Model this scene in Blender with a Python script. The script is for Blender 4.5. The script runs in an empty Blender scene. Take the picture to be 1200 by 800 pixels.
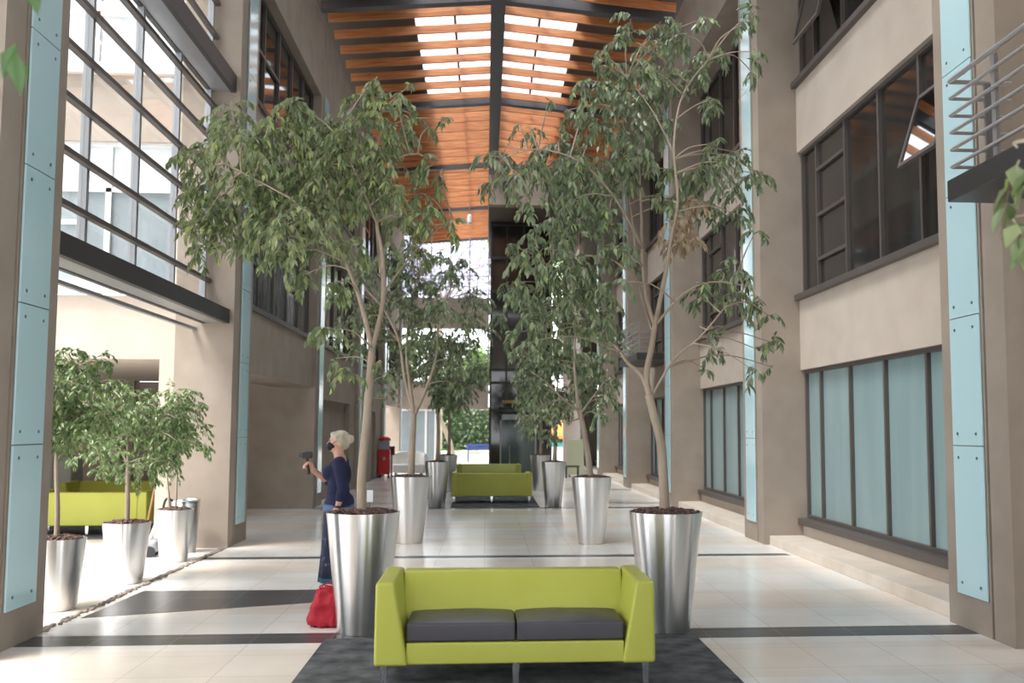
import bpy, bmesh, math, random
import numpy as np
from mathutils import Vector, Matrix
C = bpy.context.scene.collection
PI = math.pi
random.seed(7)

# ------------------------------------------------------------------ helpers
class MB:
    """collects shapes, links them as ONE mesh object"""
    def __init__(s): s.v=[]; s.f=[]; s.m=[]; s.cur=0
    def add(s, vs, fs):
        o=len(s.v); s.v+= [tuple(p) for p in vs]; s.f+=[tuple(i+o for i in f) for f in fs]; s.m+=[s.cur]*len(fs); return s
    def box(s,x0,x1,y0,y1,z0,z1):
        if x0>x1:x0,x1=x1,x0
        if y0>y1:y0,y1=y1,y0
        vs=[(x0,y0,z0),(x1,y0,z0),(x1,y1,z0),(x0,y1,z0),(x0,y0,z1),(x1,y0,z1),(x1,y1,z1),(x0,y1,z1)]
        return s.add(vs,[(0,3,2,1),(4,5,6,7),(0,1,5,4),(1,2,6,5),(2,3,7,6),(3,0,4,7)])
    def hexa(s,vs): return s.add(vs,[(0,3,2,1),(4,5,6,7),(0,1,5,4),(1,2,6,5),(2,3,7,6),(3,0,4,7)])
    def prism(s,poly,axis,a,b):
        """poly = list of 2D points, extruded along axis from a to b"""
        n=len(poly)
        def P(p,t):
            return {'x':(t,p[0],p[1]),'y':(p[0],t,p[1]),'z':(p[0],p[1],t)}[axis]
        vs=[P(p,a) for p in poly]+[P(p,b) for p in poly]
        fs=[tuple(range(n-1,-1,-1)),tuple(range(n,2*n))]+[(i,(i+1)%n,n+(i+1)%n,n+i) for i in range(n)]
        return s.add(vs,fs)
    def tube(s,pts,rad,n=8,cap=True,round_ends=False,flat=1.0):
        pts=[Vector(p) for p in pts]
        if not isinstance(rad,(list,tuple)): rad=[rad]*len(pts)
        rad=list(rad)
        if round_ends:
            d0=(pts[0]-pts[1]).normalized(); d1=(pts[-1]-pts[-2]).normalized()
            a=[];ar=[];b=[];br=[]
            for t in (0.98,0.8,0.45):
                a.append(pts[0]+d0*rad[0]*t); ar.append(rad[0]*math.sqrt(1-t*t))
            for t in (0.45,0.8,0.98):
                b.append(pts[-1]+d1*rad[-1]*t); br.append(rad[-1]*math.sqrt(1-t*t))
            pts=a+pts+b; rad=ar+rad+br
        up=None; vs=[]
        for i,p in enumerate(pts):
            t=(pts[min(i+1,len(pts)-1)]-pts[max(i-1,0)])
            t=t.normalized() if t.length>1e-9 else Vector((0,0,1))
            if up is None:
                up=Vector((0,0,1)) if abs(t.z)<.9 else Vector((0,1,0))
            u=(up-t*up.dot(t)); u=u.normalized() if u.length>1e-6 else t.orthogonal().normalized()
            up=u; w=t.cross(u)
            for k in range(n):
                a=2*PI*k/n; vs.append(p+(u*math.cos(a)+w*math.sin(a)*flat)*rad[i])
        fs=[]
        for i in range(len(pts)-1):
            for k in range(n):
                k2=(k+1)%n
                fs.append((i*n+k,i*n+k2,(i+1)*n+k2,(i+1)*n+k))
        if cap: fs+=[tuple(range(n-1,-1,-1)),tuple((len(pts)-1)*n+k for k in range(n))]
        return s.add(vs,fs)
    def lathe(s,prof,n=48,cx=0,cy=0,sx=1,sy=1):
        vs=[];fs=[]
        for r,z in prof:
            for k in range(n):
                a=2*PI*k/n; vs.append((cx+r*math.cos(a)*sx,cy+r*math.sin(a)*sy,z))
        for i in range(len(prof)-1):
            for k in range(n):
                k2=(k+1)%n; fs.append((i*n+k,i*n+k2,(i+1)*n+k2,(i+1)*n+k))
        return s.add(vs,fs)
    def ball(s,c,r,n=12,m=8):
        rx,ry,rz=r if isinstance(r,(tuple,list)) else (r,r,r)
        vs=[(c[0],c[1],c[2]-rz)]
        for j in range(1,m):
            b=-PI/2+PI*j/m
            for k in range(n):
                a=2*PI*k/n; vs.append((c[0]+rx*math.cos(b)*math.cos(a),c[1]+ry*math.cos(b)*math.sin(a),c[2]+rz*math.sin(b)))
        vs.append((c[0],c[1],c[2]+rz)); fs=[]
        for k in range(n): fs.append((0,1+(k+1)%n,1+k))
        for j in range(m-2):
            for k in range(n):
                k2=(k+1)%n; fs.append((1+j*n+k,1+j*n+k2,1+(j+1)*n+k2,1+(j+1)*n+k))
        t=len(vs)-1; o=1+(m-2)*n
        for k in range(n): fs.append((o+k,o+(k+1)%n,t))
        return s.add(vs,fs)
    def build(s,name,mat,parent=None,smooth=False,bevel=0,seg=2,loc=None,rotz=0):
        me=bpy.data.meshes.new(name); me.from_pydata(s.v,[],s.f)
        mats=mat if isinstance(mat,(list,tuple)) else [mat]
        for m in mats: me.materials.append(m)
        if len(mats)>1: me.polygons.foreach_set('material_index',s.m)
        if smooth: me.polygons.foreach_set('use_smooth',[True]*len(me.polygons))
        me.update()
        o=bpy.data.objects.new(name,me); C.objects.link(o)
        if parent: o.parent=parent
        if loc: o.location=loc
        o.rotation_euler.z=rotz
        if bevel:
            b=o.modifiers.new('bevel','BEVEL'); b.width=bevel; b.segments=seg; b.limit_method='ANGLE'; b.angle_limit=math.radians(35)
            if smooth is False:
                me.polygons.foreach_set('use_smooth',[True]*len(me.polygons))
                wn=o.modifiers.new('wn','WEIGHTED_NORMAL'); wn.keep_sharp=True
        return o

def tag(o,label=None,cat=None,group=None,kind=None):
    if label: o['label']=label
    if cat: o['category']=cat
    if group: o['group']=group
    if kind: o['kind']=kind
    return o
def thing(name,label,cat,loc=(0,0,0),rotz=0,group=None):
    o=bpy.data.objects.new(name,None); C.objects.link(o); o.empty_display_size=.1
    o.location=loc; o.rotation_euler=(0,0,rotz)
    return tag(o,label,cat,group)
def struct_root(name,loc=(0,0,0)):
    o=bpy.data.objects.new(name,None); C.objects.link(o); o.location=loc; o['kind']='structure'; return o
def struct(name,mb,mat,**k):
    o=mb.build(name,mat,**k); o['kind']='structure'; return o
def dup(root,loc,label=None,group=None,rotz=None):
    def cp(o,parent):
        c=o.copy(); C.objects.link(c); c.parent=parent
        for ch in o.children: cp(ch,c)
        return c
    r=cp(root,None); r.location=loc
    if rotz is not None: r.rotation_euler.z=rotz
    if label: r['label']=label
    if group: r['group']=group
    return r

# ------------------------------------------------------------------ materials
def newmat(name):
    m=bpy.data.materials.new(name); m.use_nodes=True
    nt=m.node_tree; b=nt.nodes['Principled BSDF']; return m,nt,b
def mat(name,col,rough=.5,metal=0,spec=.5,**k):
    m,nt,b=newmat(name)
    b.inputs['Base Color'].default_value=(*col,1); b.inputs['Roughness'].default_value=rough
    b.inputs['Metallic'].default_value=metal; b.inputs['Specular IOR Level'].default_value=spec
    for a,v in k.items(): b.inputs[a.replace('_',' ')].default_value=v
    return m
def noisy(name,c1,c2,scale=4,rough=.6,bump=0,bscale=60,spec=.5,metal=0,stretch=(1,1,1),detail=4):
    """two tone noise colour with optional bump, by position in the world"""
    m,nt,b=newmat(name); N=nt.nodes; L=nt.links
    g=N.new('ShaderNodeTexCoord'); mp=N.new('ShaderNodeMapping'); mp.inputs['Scale'].default_value=stretch
    L.new(g.outputs['Object'],mp.inputs['Vector'])
    t=N.new('ShaderNodeTexNoise'); t.inputs['Scale'].default_value=scale; t.inputs['Detail'].default_value=detail
    L.new(mp.outputs[0],t.inputs['Vector'])
    r=N.new('ShaderNodeValToRGB'); r.color_ramp.elements[0].color=(*c1,1); r.color_ramp.elements[1].color=(*c2,1)
    r.color_ramp.elements[0].position=.3; r.color_ramp.elements[1].position=.7
    L.new(t.outputs['Fac'],r.inputs[0]); L.new(r.outputs[0],b.inputs['Base Color'])
    b.inputs['Roughness'].default_value=rough; b.inputs['Specular IOR Level'].default_value=spec; b.inputs['Metallic'].default_value=metal
    if bump:
        t2=N.new('ShaderNodeTexNoise'); t2.inputs['Scale'].default_value=bscale; t2.inputs['Detail'].default_value=3
        L.new(mp.outputs[0],t2.inputs['Vector'])
        bp=N.new('ShaderNodeBump'); bp.inputs['Strength'].default_value=bump; bp.inputs['Distance'].default_value=.01
        L.new(t2.outputs['Fac'],bp.inputs['Height']); L.new(bp.outputs[0],b.inputs['Normal'])
    return m
def glass(name,tint=(1,1,1),refl=.08,rough=0.02):
    m=bpy.data.materials.new(name); m.use_nodes=True; nt=m.node_tree; N=nt.nodes; L=nt.links
    N.remove(N['Principled BSDF'])
    t=N.new('ShaderNodeBsdfTransparent'); t.inputs[0].default_value=(*tint,1)
    g=N.new('ShaderNodeBsdfGlossy'); g.inputs['Roughness'].default_value=rough
    lw=N.new('ShaderNodeLayerWeight'); lw.inputs['Blend'].default_value=.25
    mm=N.new('ShaderNodeMath'); mm.operation='MULTIPLY_ADD'; mm.inputs[1].default_value=.5; mm.inputs[2].default_value=refl
    L.new(lw.outputs['Fresnel'],mm.inputs[0]); mm.inputs[1].default_value=.35
    mx=N.new('ShaderNodeMixShader'); L.new(mm.outputs[0],mx.inputs[0]); L.new(t.outputs[0],mx.inputs[1]); L.new(g.outputs[0],mx.inputs[2])
    L.new(mx.outputs[0],N['Material Output'].inputs[0]); return m
def tile_mat(name,c1,c2,mortar,size=.6,rough=.2,ms=.006,spec=.5,rows=None):
    m,nt,b=newmat(name); N=nt.nodes; L=nt.links
    g=N.new('ShaderNodeNewGeometry')
    br=N.new('ShaderNodeTexBrick'); br.offset=0; br.squash=1
    br.inputs['Scale'].default_value=1; br.inputs['Brick Width'].default_value=size; br.inputs['Row Height'].default_value=size
    br.inputs['Mortar Size'].default_value=ms; br.inputs['Mortar Smooth'].default_value=.2; br.inputs['Bias'].default_value=0
    br.inputs['Color1'].default_value=(*c1,1); br.inputs['Color2'].default_value=(*c2,1); br.inputs['Mortar'].default_value=(*mortar,1)
    L.new(g.outputs['Position'],br.inputs['Vector'])
    t=N.new('ShaderNodeTexNoise'); t.inputs['Scale'].default_value=2.2; t.inputs['Detail'].default_value=6
    L.new(g.outputs['Position'],t.inputs['Vector'])
    mr=N.new('ShaderNodeMapRange'); mr.inputs[3].default_value=.88; mr.inputs[4].default_value=1.1
    L.new(t.outputs['Fac'],mr.inputs[0])
    mx=N.new('ShaderNodeMix'); mx.data_type='RGBA'; mx.blend_type='MULTIPLY'; mx.inputs['Factor'].default_value=1
    L.new(br.outputs['Color'],mx.inputs[6]); L.new(mr.outputs[0],mx.inputs[7]); out=mx.outputs[2]
    if rows:   # wide warm rows of tile laid across the aisle
        sx=N.new('ShaderNodeSeparateXYZ'); L.new(g.outputs['Position'],sx.inputs[0])
        w=N.new('ShaderNodeMath'); w.operation='MULTIPLY_ADD'; w.inputs[1].default_value=1/rows[0]; w.inputs[2].default_value=rows[1]
        L.new(sx.outputs['Y'],w.inputs[0])
        fr=N.new('ShaderNodeMath'); fr.operation='FRACT'; L.new(w.outputs[0],fr.inputs[0])
        gt=N.new('ShaderNodeMath'); gt.operation='LESS_THAN'; gt.inputs[1].default_value=rows[2]; L.new(fr.outputs[0],gt.inputs[0])
        m2=N.new('ShaderNodeMix'); m2.data_type='RGBA'; m2.blend_type='MULTIPLY'; L.new(gt.outputs[0],m2.inputs['Factor'])
        L.new(out,m2.inputs[6]); m2.inputs[7].default_value=(*rows[3],1); out=m2.outputs[2]
    L.new(out,b.inputs['Base Color'])
    b.inputs['Roughness'].default_value=rough; b.inputs['Specular IOR Level'].default_value=spec
    return m
def wood_mat(name):
    m,nt,b=newmat(name); N=nt.nodes; L=nt.links
    g=N.new('ShaderNodeTexCoord'); mp=N.new('ShaderNodeMapping'); mp.inputs['Scale'].default_value=(.6,9,9)
    oi=N.new('ShaderNodeObjectInfo'); va=N.new('ShaderNodeVectorMath'); va.operation='ADD'
    L.new(g.outputs['Object'],va.inputs[0]); L.new(oi.outputs['Location'],va.inputs[1]); L.new(va.outputs[0],mp.inputs['Vector'])
    t=N.new('ShaderNodeTexNoise'); t.inputs['Scale'].default_value=2.5; t.inputs['Detail'].default_value=6; t.inputs['Distortion'].default_value=.6
    L.new(mp.outputs[0],t.inputs['Vector'])
    r=N.new('ShaderNodeValToRGB'); e=r.color_ramp.elements
    e[0].color=(.32,.10,.035,1); e[0].position=.3; e[1].color=(.62,.25,.09,1); e[1].position=.72
    L.new(t.outputs['Fac'],r.inputs[0]); L.new(r.outputs[0],b.inputs['Base Color'])
    b.inputs['Roughness'].default_value=.45; return m
def leaf_mat(name,cols,rough=.3,trans=.3):
    m,nt,b=newmat(name); N=nt.nodes; L=nt.links
    g=N.new('ShaderNodeNewGeometry'); r=N.new('ShaderNodeValToRGB'); e=r.color_ramp.elements
    e[0].color=(*cols[0],1); e[0].position=0; e[1].color=(*cols[-1],1); e[1].position=1
    for i,c in enumerate(cols[1:-1]):
        x=e.new((i+1)/(len(cols)-1)); x.color=(*c,1)
    L.new(g.outputs['Random Per Island'],r.inputs[0]); L.new(r.outputs[0],b.inputs['Base Color'])
    b.inputs['Roughness'].default_value=rough; b.inputs['Specular IOR Level'].default_value=.55
    tr=N.new('ShaderNodeBsdfTranslucent'); L.new(r.outputs[0],tr.inputs[0])
    mx=N.new('ShaderNodeMixShader'); mx.inputs[0].default_value=trans
    L.new(b.outputs[0],mx.inputs[1]); L.new(tr.outputs[0],mx.inputs[2]); L.new(mx.outputs[0],N['Material Output'].inputs[0])
    return m
M={}
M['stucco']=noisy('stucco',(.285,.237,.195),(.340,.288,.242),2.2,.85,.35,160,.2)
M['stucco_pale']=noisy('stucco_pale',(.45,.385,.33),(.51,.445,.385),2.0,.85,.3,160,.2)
M['stone']=noisy('cream_stone',(.62,.53,.44),(.72,.64,.56),3,.4,.1,90)
M['floor']=tile_mat('floor_tile',(.81,.785,.755),(.765,.74,.71),(.60,.56,.52),.6,.2,.004,.5,rows=(2.4,.35,.42,(.985,.915,.85)))
M['dark_tile']=tile_mat('dark_tile',(.055,.055,.06),(.075,.075,.08),(.18,.18,.18),.6,.28,.006,.5)
M['pebble']=noisy('pebble',(.16,.13,.11),(.42,.36,.31),9,.7)
M['strip']=mat('frosted_strip_glass',(.46,.66,.71),.12,0,.6)
M['bolt']=mat('bolt_steel',(.25,.27,.28),.35,1)
M['bronze']=mat('dark_bronze_frame',(.085,.072,.067),.45,0,.5)
M['black_steel']=mat('black_steel',(.035,.034,.035),.45,0,.5)
M['grey_steel']=mat('grey_steel',(.16,.155,.155),.45,.2,.5)
M['alu']=mat('grey_mullion',(.30,.31,.33),.4,.3,.5)
M['frosted']=noisy('frosted_teal_glass',(.215,.305,.32),(.26,.36,.37),.8,.16,0,10,.6,0,(1,4,.5))
M['darkglass']=noisy('dark_window_glass',(.020,.019,.018),(.040,.037,.034),1.0,.05,0,10,.7,0,(1,6,.4))
M['reflectglass']=noisy('pale_reflection_glass',(.07,.075,.072),(.24,.25,.235),2.2,.06,0,10,.6,0,(1,5,.8))  # pale reflection painted into the pane colour
M['courtglass']=noisy('court_window_glass',(.22,.27,.30),(.36,.41,.44),.5,.08,0,10,.5)
M['pale_panel']=mat('white_panel',(.72,.77,.82),.5)
M['clear']=glass('clear_glass',(.985,.99,.99),.0)
M['roofglass']=glass('skylight_glass',(.96,.98,1),.02)
M['white_frame']=mat('white_frame',(.78,.78,.78),.4)
M['deck']=mat('roof_deck',(.10,.075,.06),.8)
M['wood']=wood_mat('orange_wood')
M['roofsteel']=mat('roof_steel',(.075,.07,.075),.5)
M['lime']=noisy('lime_leather',(.41,.425,.065),(.44,.46,.078),2.5,.42,.06,220,.4)
M['charcoal']=noisy('charcoal_leather',(.045,.042,.052),(.06,.055,.066),3,.38,.06,200,.45)
M['chrome']=mat('chrome',(.7,.7,.72),.15,1)
M['rug']=noisy('charcoal_carpet',(.06,.064,.07),(.17,.175,.185),6,.95,.9,160,.1,0,(1,1,1),6)
M['bark']=noisy('bark',(.29,.23,.175),(.42,.35,.28),7,.8,.5,50,.2,0,(1,1,.25))
M['mulch']=leaf_mat('bark_mulch',[(.05,.025,.02),(.10,.05,.04),(.16,.09,.07)],.75,0)
M['pot_inner']=mat('pot_inner_metal',(.3,.3,.3),.4,1)
def brushed():
    m,nt,b=newmat('brushed_steel'); N=nt.nodes; L=nt.links
    b.inputs['Base Color'].default_value=(.74,.735,.73,1); b.inputs['Metallic'].default_value=1; b.inputs['Roughness'].default_value=.3
    b.inputs['Anisotropic'].default_value=.92; b.inputs['Anisotropic Rotation'].default_value=.25
    tg=N.new('ShaderNodeTangent'); tg.direction_type='RADIAL'; tg.axis='Z'; L.new(tg.outputs[0],b.inputs['Tangent'])
    return m
M['steel']=brushed()
M['leaf']=leaf_mat('ficus_leaf',[(.11,.155,.065),(.17,.23,.10),(.24,.295,.15),(.32,.37,.22),(.40,.48,.16)])
M['leaf_cool']=leaf_mat('ficus_leaf_dark',[(.10,.145,.075),(.15,.205,.11),(.215,.27,.16),(.30,.35,.24),(.34,.42,.17)])
M['leaf_court']=leaf_mat('court_leaf',[(.08,.14,.045),(.13,.21,.075),(.19,.28,.12),(.28,.38,.14)])
M['leaf_backlit']=leaf_mat('backlit_leaf',[(.035,.085,.02),(.05,.12,.025),(.08,.16,.04)])  # fig green darkened in the colour, because these leaves are backlit
M['leaf_dry']=leaf_mat('dry_leaf',[(.38,.28,.18),(.5,.4,.28),(.58,.49,.36)])
M['leaf_garden']=leaf_mat('garden_leaf',[(.05,.10,.02),(.09,.18,.04),(.16,.28,.06),(.3,.42,.1)],.5,.4)
M['blossom']=leaf_mat('lilac_blossom',[(.42,.36,.62),(.55,.5,.75),(.66,.6,.82),(.3,.38,.2)],.6,.4)

# ------------------------------------------------------------------ camera, light
cam=bpy.data.cameras.new('camera'); co=bpy.data.objects.new('camera',cam); C.objects.link(co)
f,p,yw,r=1109.07,.0789,.0724,.0026
fw=Vector((math.sin(yw)*math.cos(p),math.cos(yw)*math.cos(p),math.sin(p))); rt=Vector((math.cos(yw),-math.sin(yw),0)); up=rt.cross(fw)
rt2=rt*math.cos(r)+up*math.sin(r); up2=-rt*math.sin(r)+up*math.cos(r)
m3=Matrix((rt2,up2,-fw)).transposed(); co.matrix_world=Matrix.Translation((0,0,1.65))@m3.to_4x4()
cam.sensor_width=36; cam.lens=f*36/1200; cam.shift_x=-49.9/1200; cam.shift_y=14.94/1200
cam.clip_end=300
cam.dof.use_dof=True; cam.dof.focus_distance=7.4; cam.dof.aperture_fstop=2.6
sc=bpy.context.scene; sc.camera=co
sc.view_settings.view_transform='Standard'; sc.view_settings.look='None'; sc.view_settings.gamma=1; sc.view_settings.use_curve_mapping=False
sc.view_settings.exposure=0.84
w=bpy.data.worlds.new('overcast_sky'); sc.world=w; w.use_nodes=True
bg=w.node_tree.nodes['Background']; bg.inputs[0].default_value=(.93,.965,1,1); bg.inputs[1].default_value=2.2
sun=bpy.data.lights.new('sun','SUN'); sun.energy=3.8; sun.angle=math.radians(22); sun.color=(1,.95,.88)
so=bpy.data.objects.new('sun',sun); C.objects.link(so)
sd=Vector((.42,.34,-1.0)); so.rotation_euler=sd.to_track_quat('-Z','Y').to_euler()
sc.cycles.max_bounces=8; sc.cycles.diffuse_bounces=5; sc.cycles.glossy_bounces=4; sc.cycles.transparent_max_bounces=16
sc.cycles.sample_clamp_indirect=8

# ------------------------------------------------------------------ setting
LX,RX=-3.55,4.02
PY=[7.04+6.51*i for i in range(-1,6)]; PW=1.03      # near faces of the pillars
WR=4.6; WL=-3.62
struct('floor',MB().box(-14,6,-7,44,-.2,0),M['floor'])
# dark granite bands and a dark wedge
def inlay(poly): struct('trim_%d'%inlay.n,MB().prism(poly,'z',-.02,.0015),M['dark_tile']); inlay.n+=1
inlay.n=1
inlay([(LX,7.57),(RX,7.57),(RX,7.93),(LX,7.93)])
inlay([(LX,12.38),(RX,12.38),(RX,12.58),(LX,12.58)])
inlay([(LX,19.9),(RX,19.9),(RX,20.22),(LX,20.22)])
inlay([(LX,21.2),(-1.75,21.2),(-1.75,21.35),(LX,21.35)])
inlay([(1.9,21.2),(RX,21.2),(RX,21.35),(1.9,21.35)])
inlay([(-3.5,8.66),(-1.25,9.42),(-1.25,10.02),(-3.45,10.05)])  # dark wedge with a slanted near edge
inlay([(LX,25.9),(RX,25.9),(RX,26.1),(LX,26.1)])
inlay([(LX,32.4),(RX,32.4),(RX,32.6),(LX,32.6)])
# pebble strip along the court edge
peb=MB(); rr=random.Random(3)
for i in range(330):
    y=8.1+5.45*rr.random(); s=rr.uniform(.012,.026); peb.ball((-3.578+rr.uniform(-.03,.03),y,s*.35),(s,s*rr.uniform(.8,1.5),s*.7),7,5)
tag(peb.build('pebbles',M['pebble'],smooth=True),'brown pebbles lining the groove between the aisle and the planted court','pebbles',kind='stuff')

# pillars with glass strips
ZB=[.28,1.52,2.6,3.67,4.75,5.83,6.9,7.98,8.86]
def pillar(side,y0,bolts):
    s=1 if side=='right' else -1; X=RX if s>0 else LX
    mb=MB(); B=X+s*.8
    g0,g1=(y0+.30,y0+.335)
    mb.box(X,B,y0,g0,0,10.5); mb.box(X+s*.03,B,g0,g1,0,10.5); mb.box(X,B,g1,y0+PW,0,10.5)
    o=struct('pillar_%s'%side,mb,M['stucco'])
    for a,b in zip(ZB[:-1],ZB[1:]):
        pm=MB().box(X-s*.022,X-s*.004,y0+.36,y0+.84,a+.004,b-.004)
        pn=pm.build('glass_panel',M['strip'],o,bevel=.003,seg=1); pn['label']='pale aqua frosted glass panel'
        if bolts:
            for yy in (y0+.45,y0+.75):
                for zz in (a+.1,b-.1):
                    pts=[(X-s*.02,yy,zz),(X-s*.027,yy,zz)]
                    MB().tube(pts,.013,10).build('bolt',M['bolt'],pn)
    return o
for i,y0 in enumerate(PY):
    pillar('left',y0,i in(1,2)); pillar('right',y0,i in (1,2))

# window builder. Frame is the window's own mesh, panes and sashes are its parts
NW=[0]
def window(side,X,ya,yb,za,zb,mull,paneM,frM='bronze',hbars=(),sill=True,fw=.05,dep=.07):
    """window lying in the plane x=X, running along y"""
    NW[0]+=1; s=1 if side=='right' else -1
    fr=MB(); fm=M[frM]
    ys=sorted([ya]+list(mull)+[yb])
    fr.box(X,X+s*dep,ya,yb,za,za+fw); fr.box(X,X+s*dep,ya,yb,zb-fw,zb)
    for y in ys:
        a=max(ya,y-fw/2); b=min(yb,y+fw/2)
        if y==ya:a,b=ya,ya+fw
        if y==yb:a,b=yb-fw,yb
        fr.box(X,X+s*dep,a,b,za+fw,zb-fw)
    for (p0,z) in hbars: fr.box(X,X+s*dep,ys[p0]+fw/2,ys[p0+1]-fw/2,z-fw/2,z+fw/2)
    o=struct('window_%d'%NW[0],fr,fm)
    for a,b in zip(ys[:-1],ys[1:]):
        MB().box(X+s*.045,X+s*.055,a+.02,b-.02,za+.02,zb-.02).build('pane',M[paneM],o)
    if sill:
        MB().box(X-s*.14,X+s*.02,ya,yb,za-.09,za-.002).build('window_sill',fm,o,bevel=.008)
    return o
def sash(o,side,X,ya,yb,ztop,h,ang,paneM):
    """top-hung sash swung out into the aisle"""
    s=1 if side=='right' else -1
    fr=MB(); t=.045
    fr.box(-.02,.02,0,yb-ya,-t,0); fr.box(-.02,.02,0,yb-ya,-h,-h+t); fr.box(-.02,.02,0,t,-h+t,-t); fr.box(-.02,.02,yb-ya-t,yb-ya,-h+t,-t)
    so=fr.build('sash',M['bronze'],o); so.location=(X-s*.03,ya,ztop); so.rotation_euler=(0,s*ang,0)
    MB().box(-.006,.006,t,yb-ya-t,-h+t,-t).build('sash_pane',M['mirrorpane'] if paneM=='mirror' else M[paneM],so)
M['mirrorpane']=mat('reflecting_glass',(.35,.37,.38),.03,1)

# right wall, bay by bay
SP=M['stucco_pale']
WR_=WR
for i in range(len(PY)-1):
    ya,yb=PY[i]+PW,PY[i+1]
    WR=WR_ if i else 4.08  # first bay is out of view, set forward to shade the next pillar
    if i==0: yb=6.45
    mb=MB()
    if i==0: mb.box(WR+.002,WR+1.5,yb-.02,yb+.2,0,10.4)  # unseen return wall, added to keep light off the pillar's near face
    mb.box(WR,WR+.3,ya,yb,0,.28); mb.box(WR,WR+.3,ya,yb,2.52,3.55); mb.box(WR,WR+.3,ya,yb,5.76,6.74)
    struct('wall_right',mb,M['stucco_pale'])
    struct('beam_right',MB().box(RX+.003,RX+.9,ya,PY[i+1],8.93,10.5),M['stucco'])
    if i: st=MB().box(RX+.08,WR,ya,yb,0,.13); struct('step_right',st,M['stone'],bevel=.008)
    mull=[yb-.62-1.07*k for k in range(5) if yb-.62-1.07*k>ya+.2]
    window('right',WR+.06,ya,yb,.38,2.52,mull,'frosted')
    o2=window('right',WR+.06,ya,yb,3.63,5.76,mull,'darkglass',hbars=[(len(mull)-1,4.05),(len(mull)-1,4.68),(len(mull)-1,5.33),(0,4.45),(0,4.1)] )
    o3=window('right',WR+.06,ya,yb,6.83,8.93,mull,'darkglass',hbars=[(1,7.3)])
    if i==1:
        sash(o2,'right',WR+.03,8.75,9.58,5.2,.82,.30,'mirror')
    if i==1:
        sash(o3,'right',WR+.03,11.85,12.85,8.2,1.1,.24,'darkglass')
WR=WR_
# left wall, bays beyond the court
for i in range(2,len(PY)-1):
    ya,yb=PY[i]+PW,PY[i+1]
    mb=MB(); mb.box(WL-.35,WL,ya,yb,2.5,3.46); mb.box(WL-.35,WL,ya,yb,5.72,6.72)
    if i==3: mb.box(WL-.35,WL,ya,21.35,0,2.5); mb.box(WL-.35,WL,25.6,yb,0,2.5); mb.box(WL-.35,WL,21.35,25.6,2.3,2.5); mb.box(WL-.35,WL-.14,21.35,25.6,0,2.3)
    if i==4: mb.box(WL-.35,WL,ya,30.7,0,2.5)
    if i==4: mb.box(WL-.35,WL,31.6,yb,0,2.5); mb.box(WL-.35,WL,30.7,31.6,2.2,2.5)
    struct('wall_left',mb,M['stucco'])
    n=5; mull=[ya+(yb-ya)*k/n for k in range(1,n)]
    window('left',WL-.1,ya,yb,3.55,5.72,mull,'reflectglass' if i==2 else 'darkglass',hbars=[(0,4.3),(3,4.3)])
    window('left',WL-.1,ya,yb,6.8,8.74,mull,'darkglass',hbars=[(0,7.8),(1,7.8)])
# dark door in the left wall
dr=struct('door_1',MB().box(WL-.3,WL-.22,30.7,31.6,0,2.2),M['black_steel'])
MB().tube([(WL-.2,31.45,.95),(WL-.16,31.45,.95),(WL-.16,31.45,1.25),(WL-.2,31.45,1.25)],.012,8).build('door_handle',M['chrome'],dr)
for i in range(len(PY)-1):
    ya,yb=PY[i]+PW,PY[i+1]
    struct('beam_left',MB().box(LX-.9,LX-.003,ya,yb,8.74,10.42),M['stucco'])
# passage behind the second left bay
y3=PY[3]
struct('wall_passage',MB().box(-7.19,-5.02,y3,y3+.3,0,2.6).box(-5.0,LX-.8,y3+.004,y3+.3,0,2.6).box(-5.02,-5.0,y3+.02,y3+.3,0,2.6),M['stucco'])
struct('ceiling_passage',MB().box(-4.4,WL-.36,PY[2]+PW,y3+.3,2.5,2.7),M['stucco'])
pd=struct('door_2',MB().box(-5.14,-5.03,y3-.02,y3-.004,0,2.05),M['black_steel'])

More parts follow.
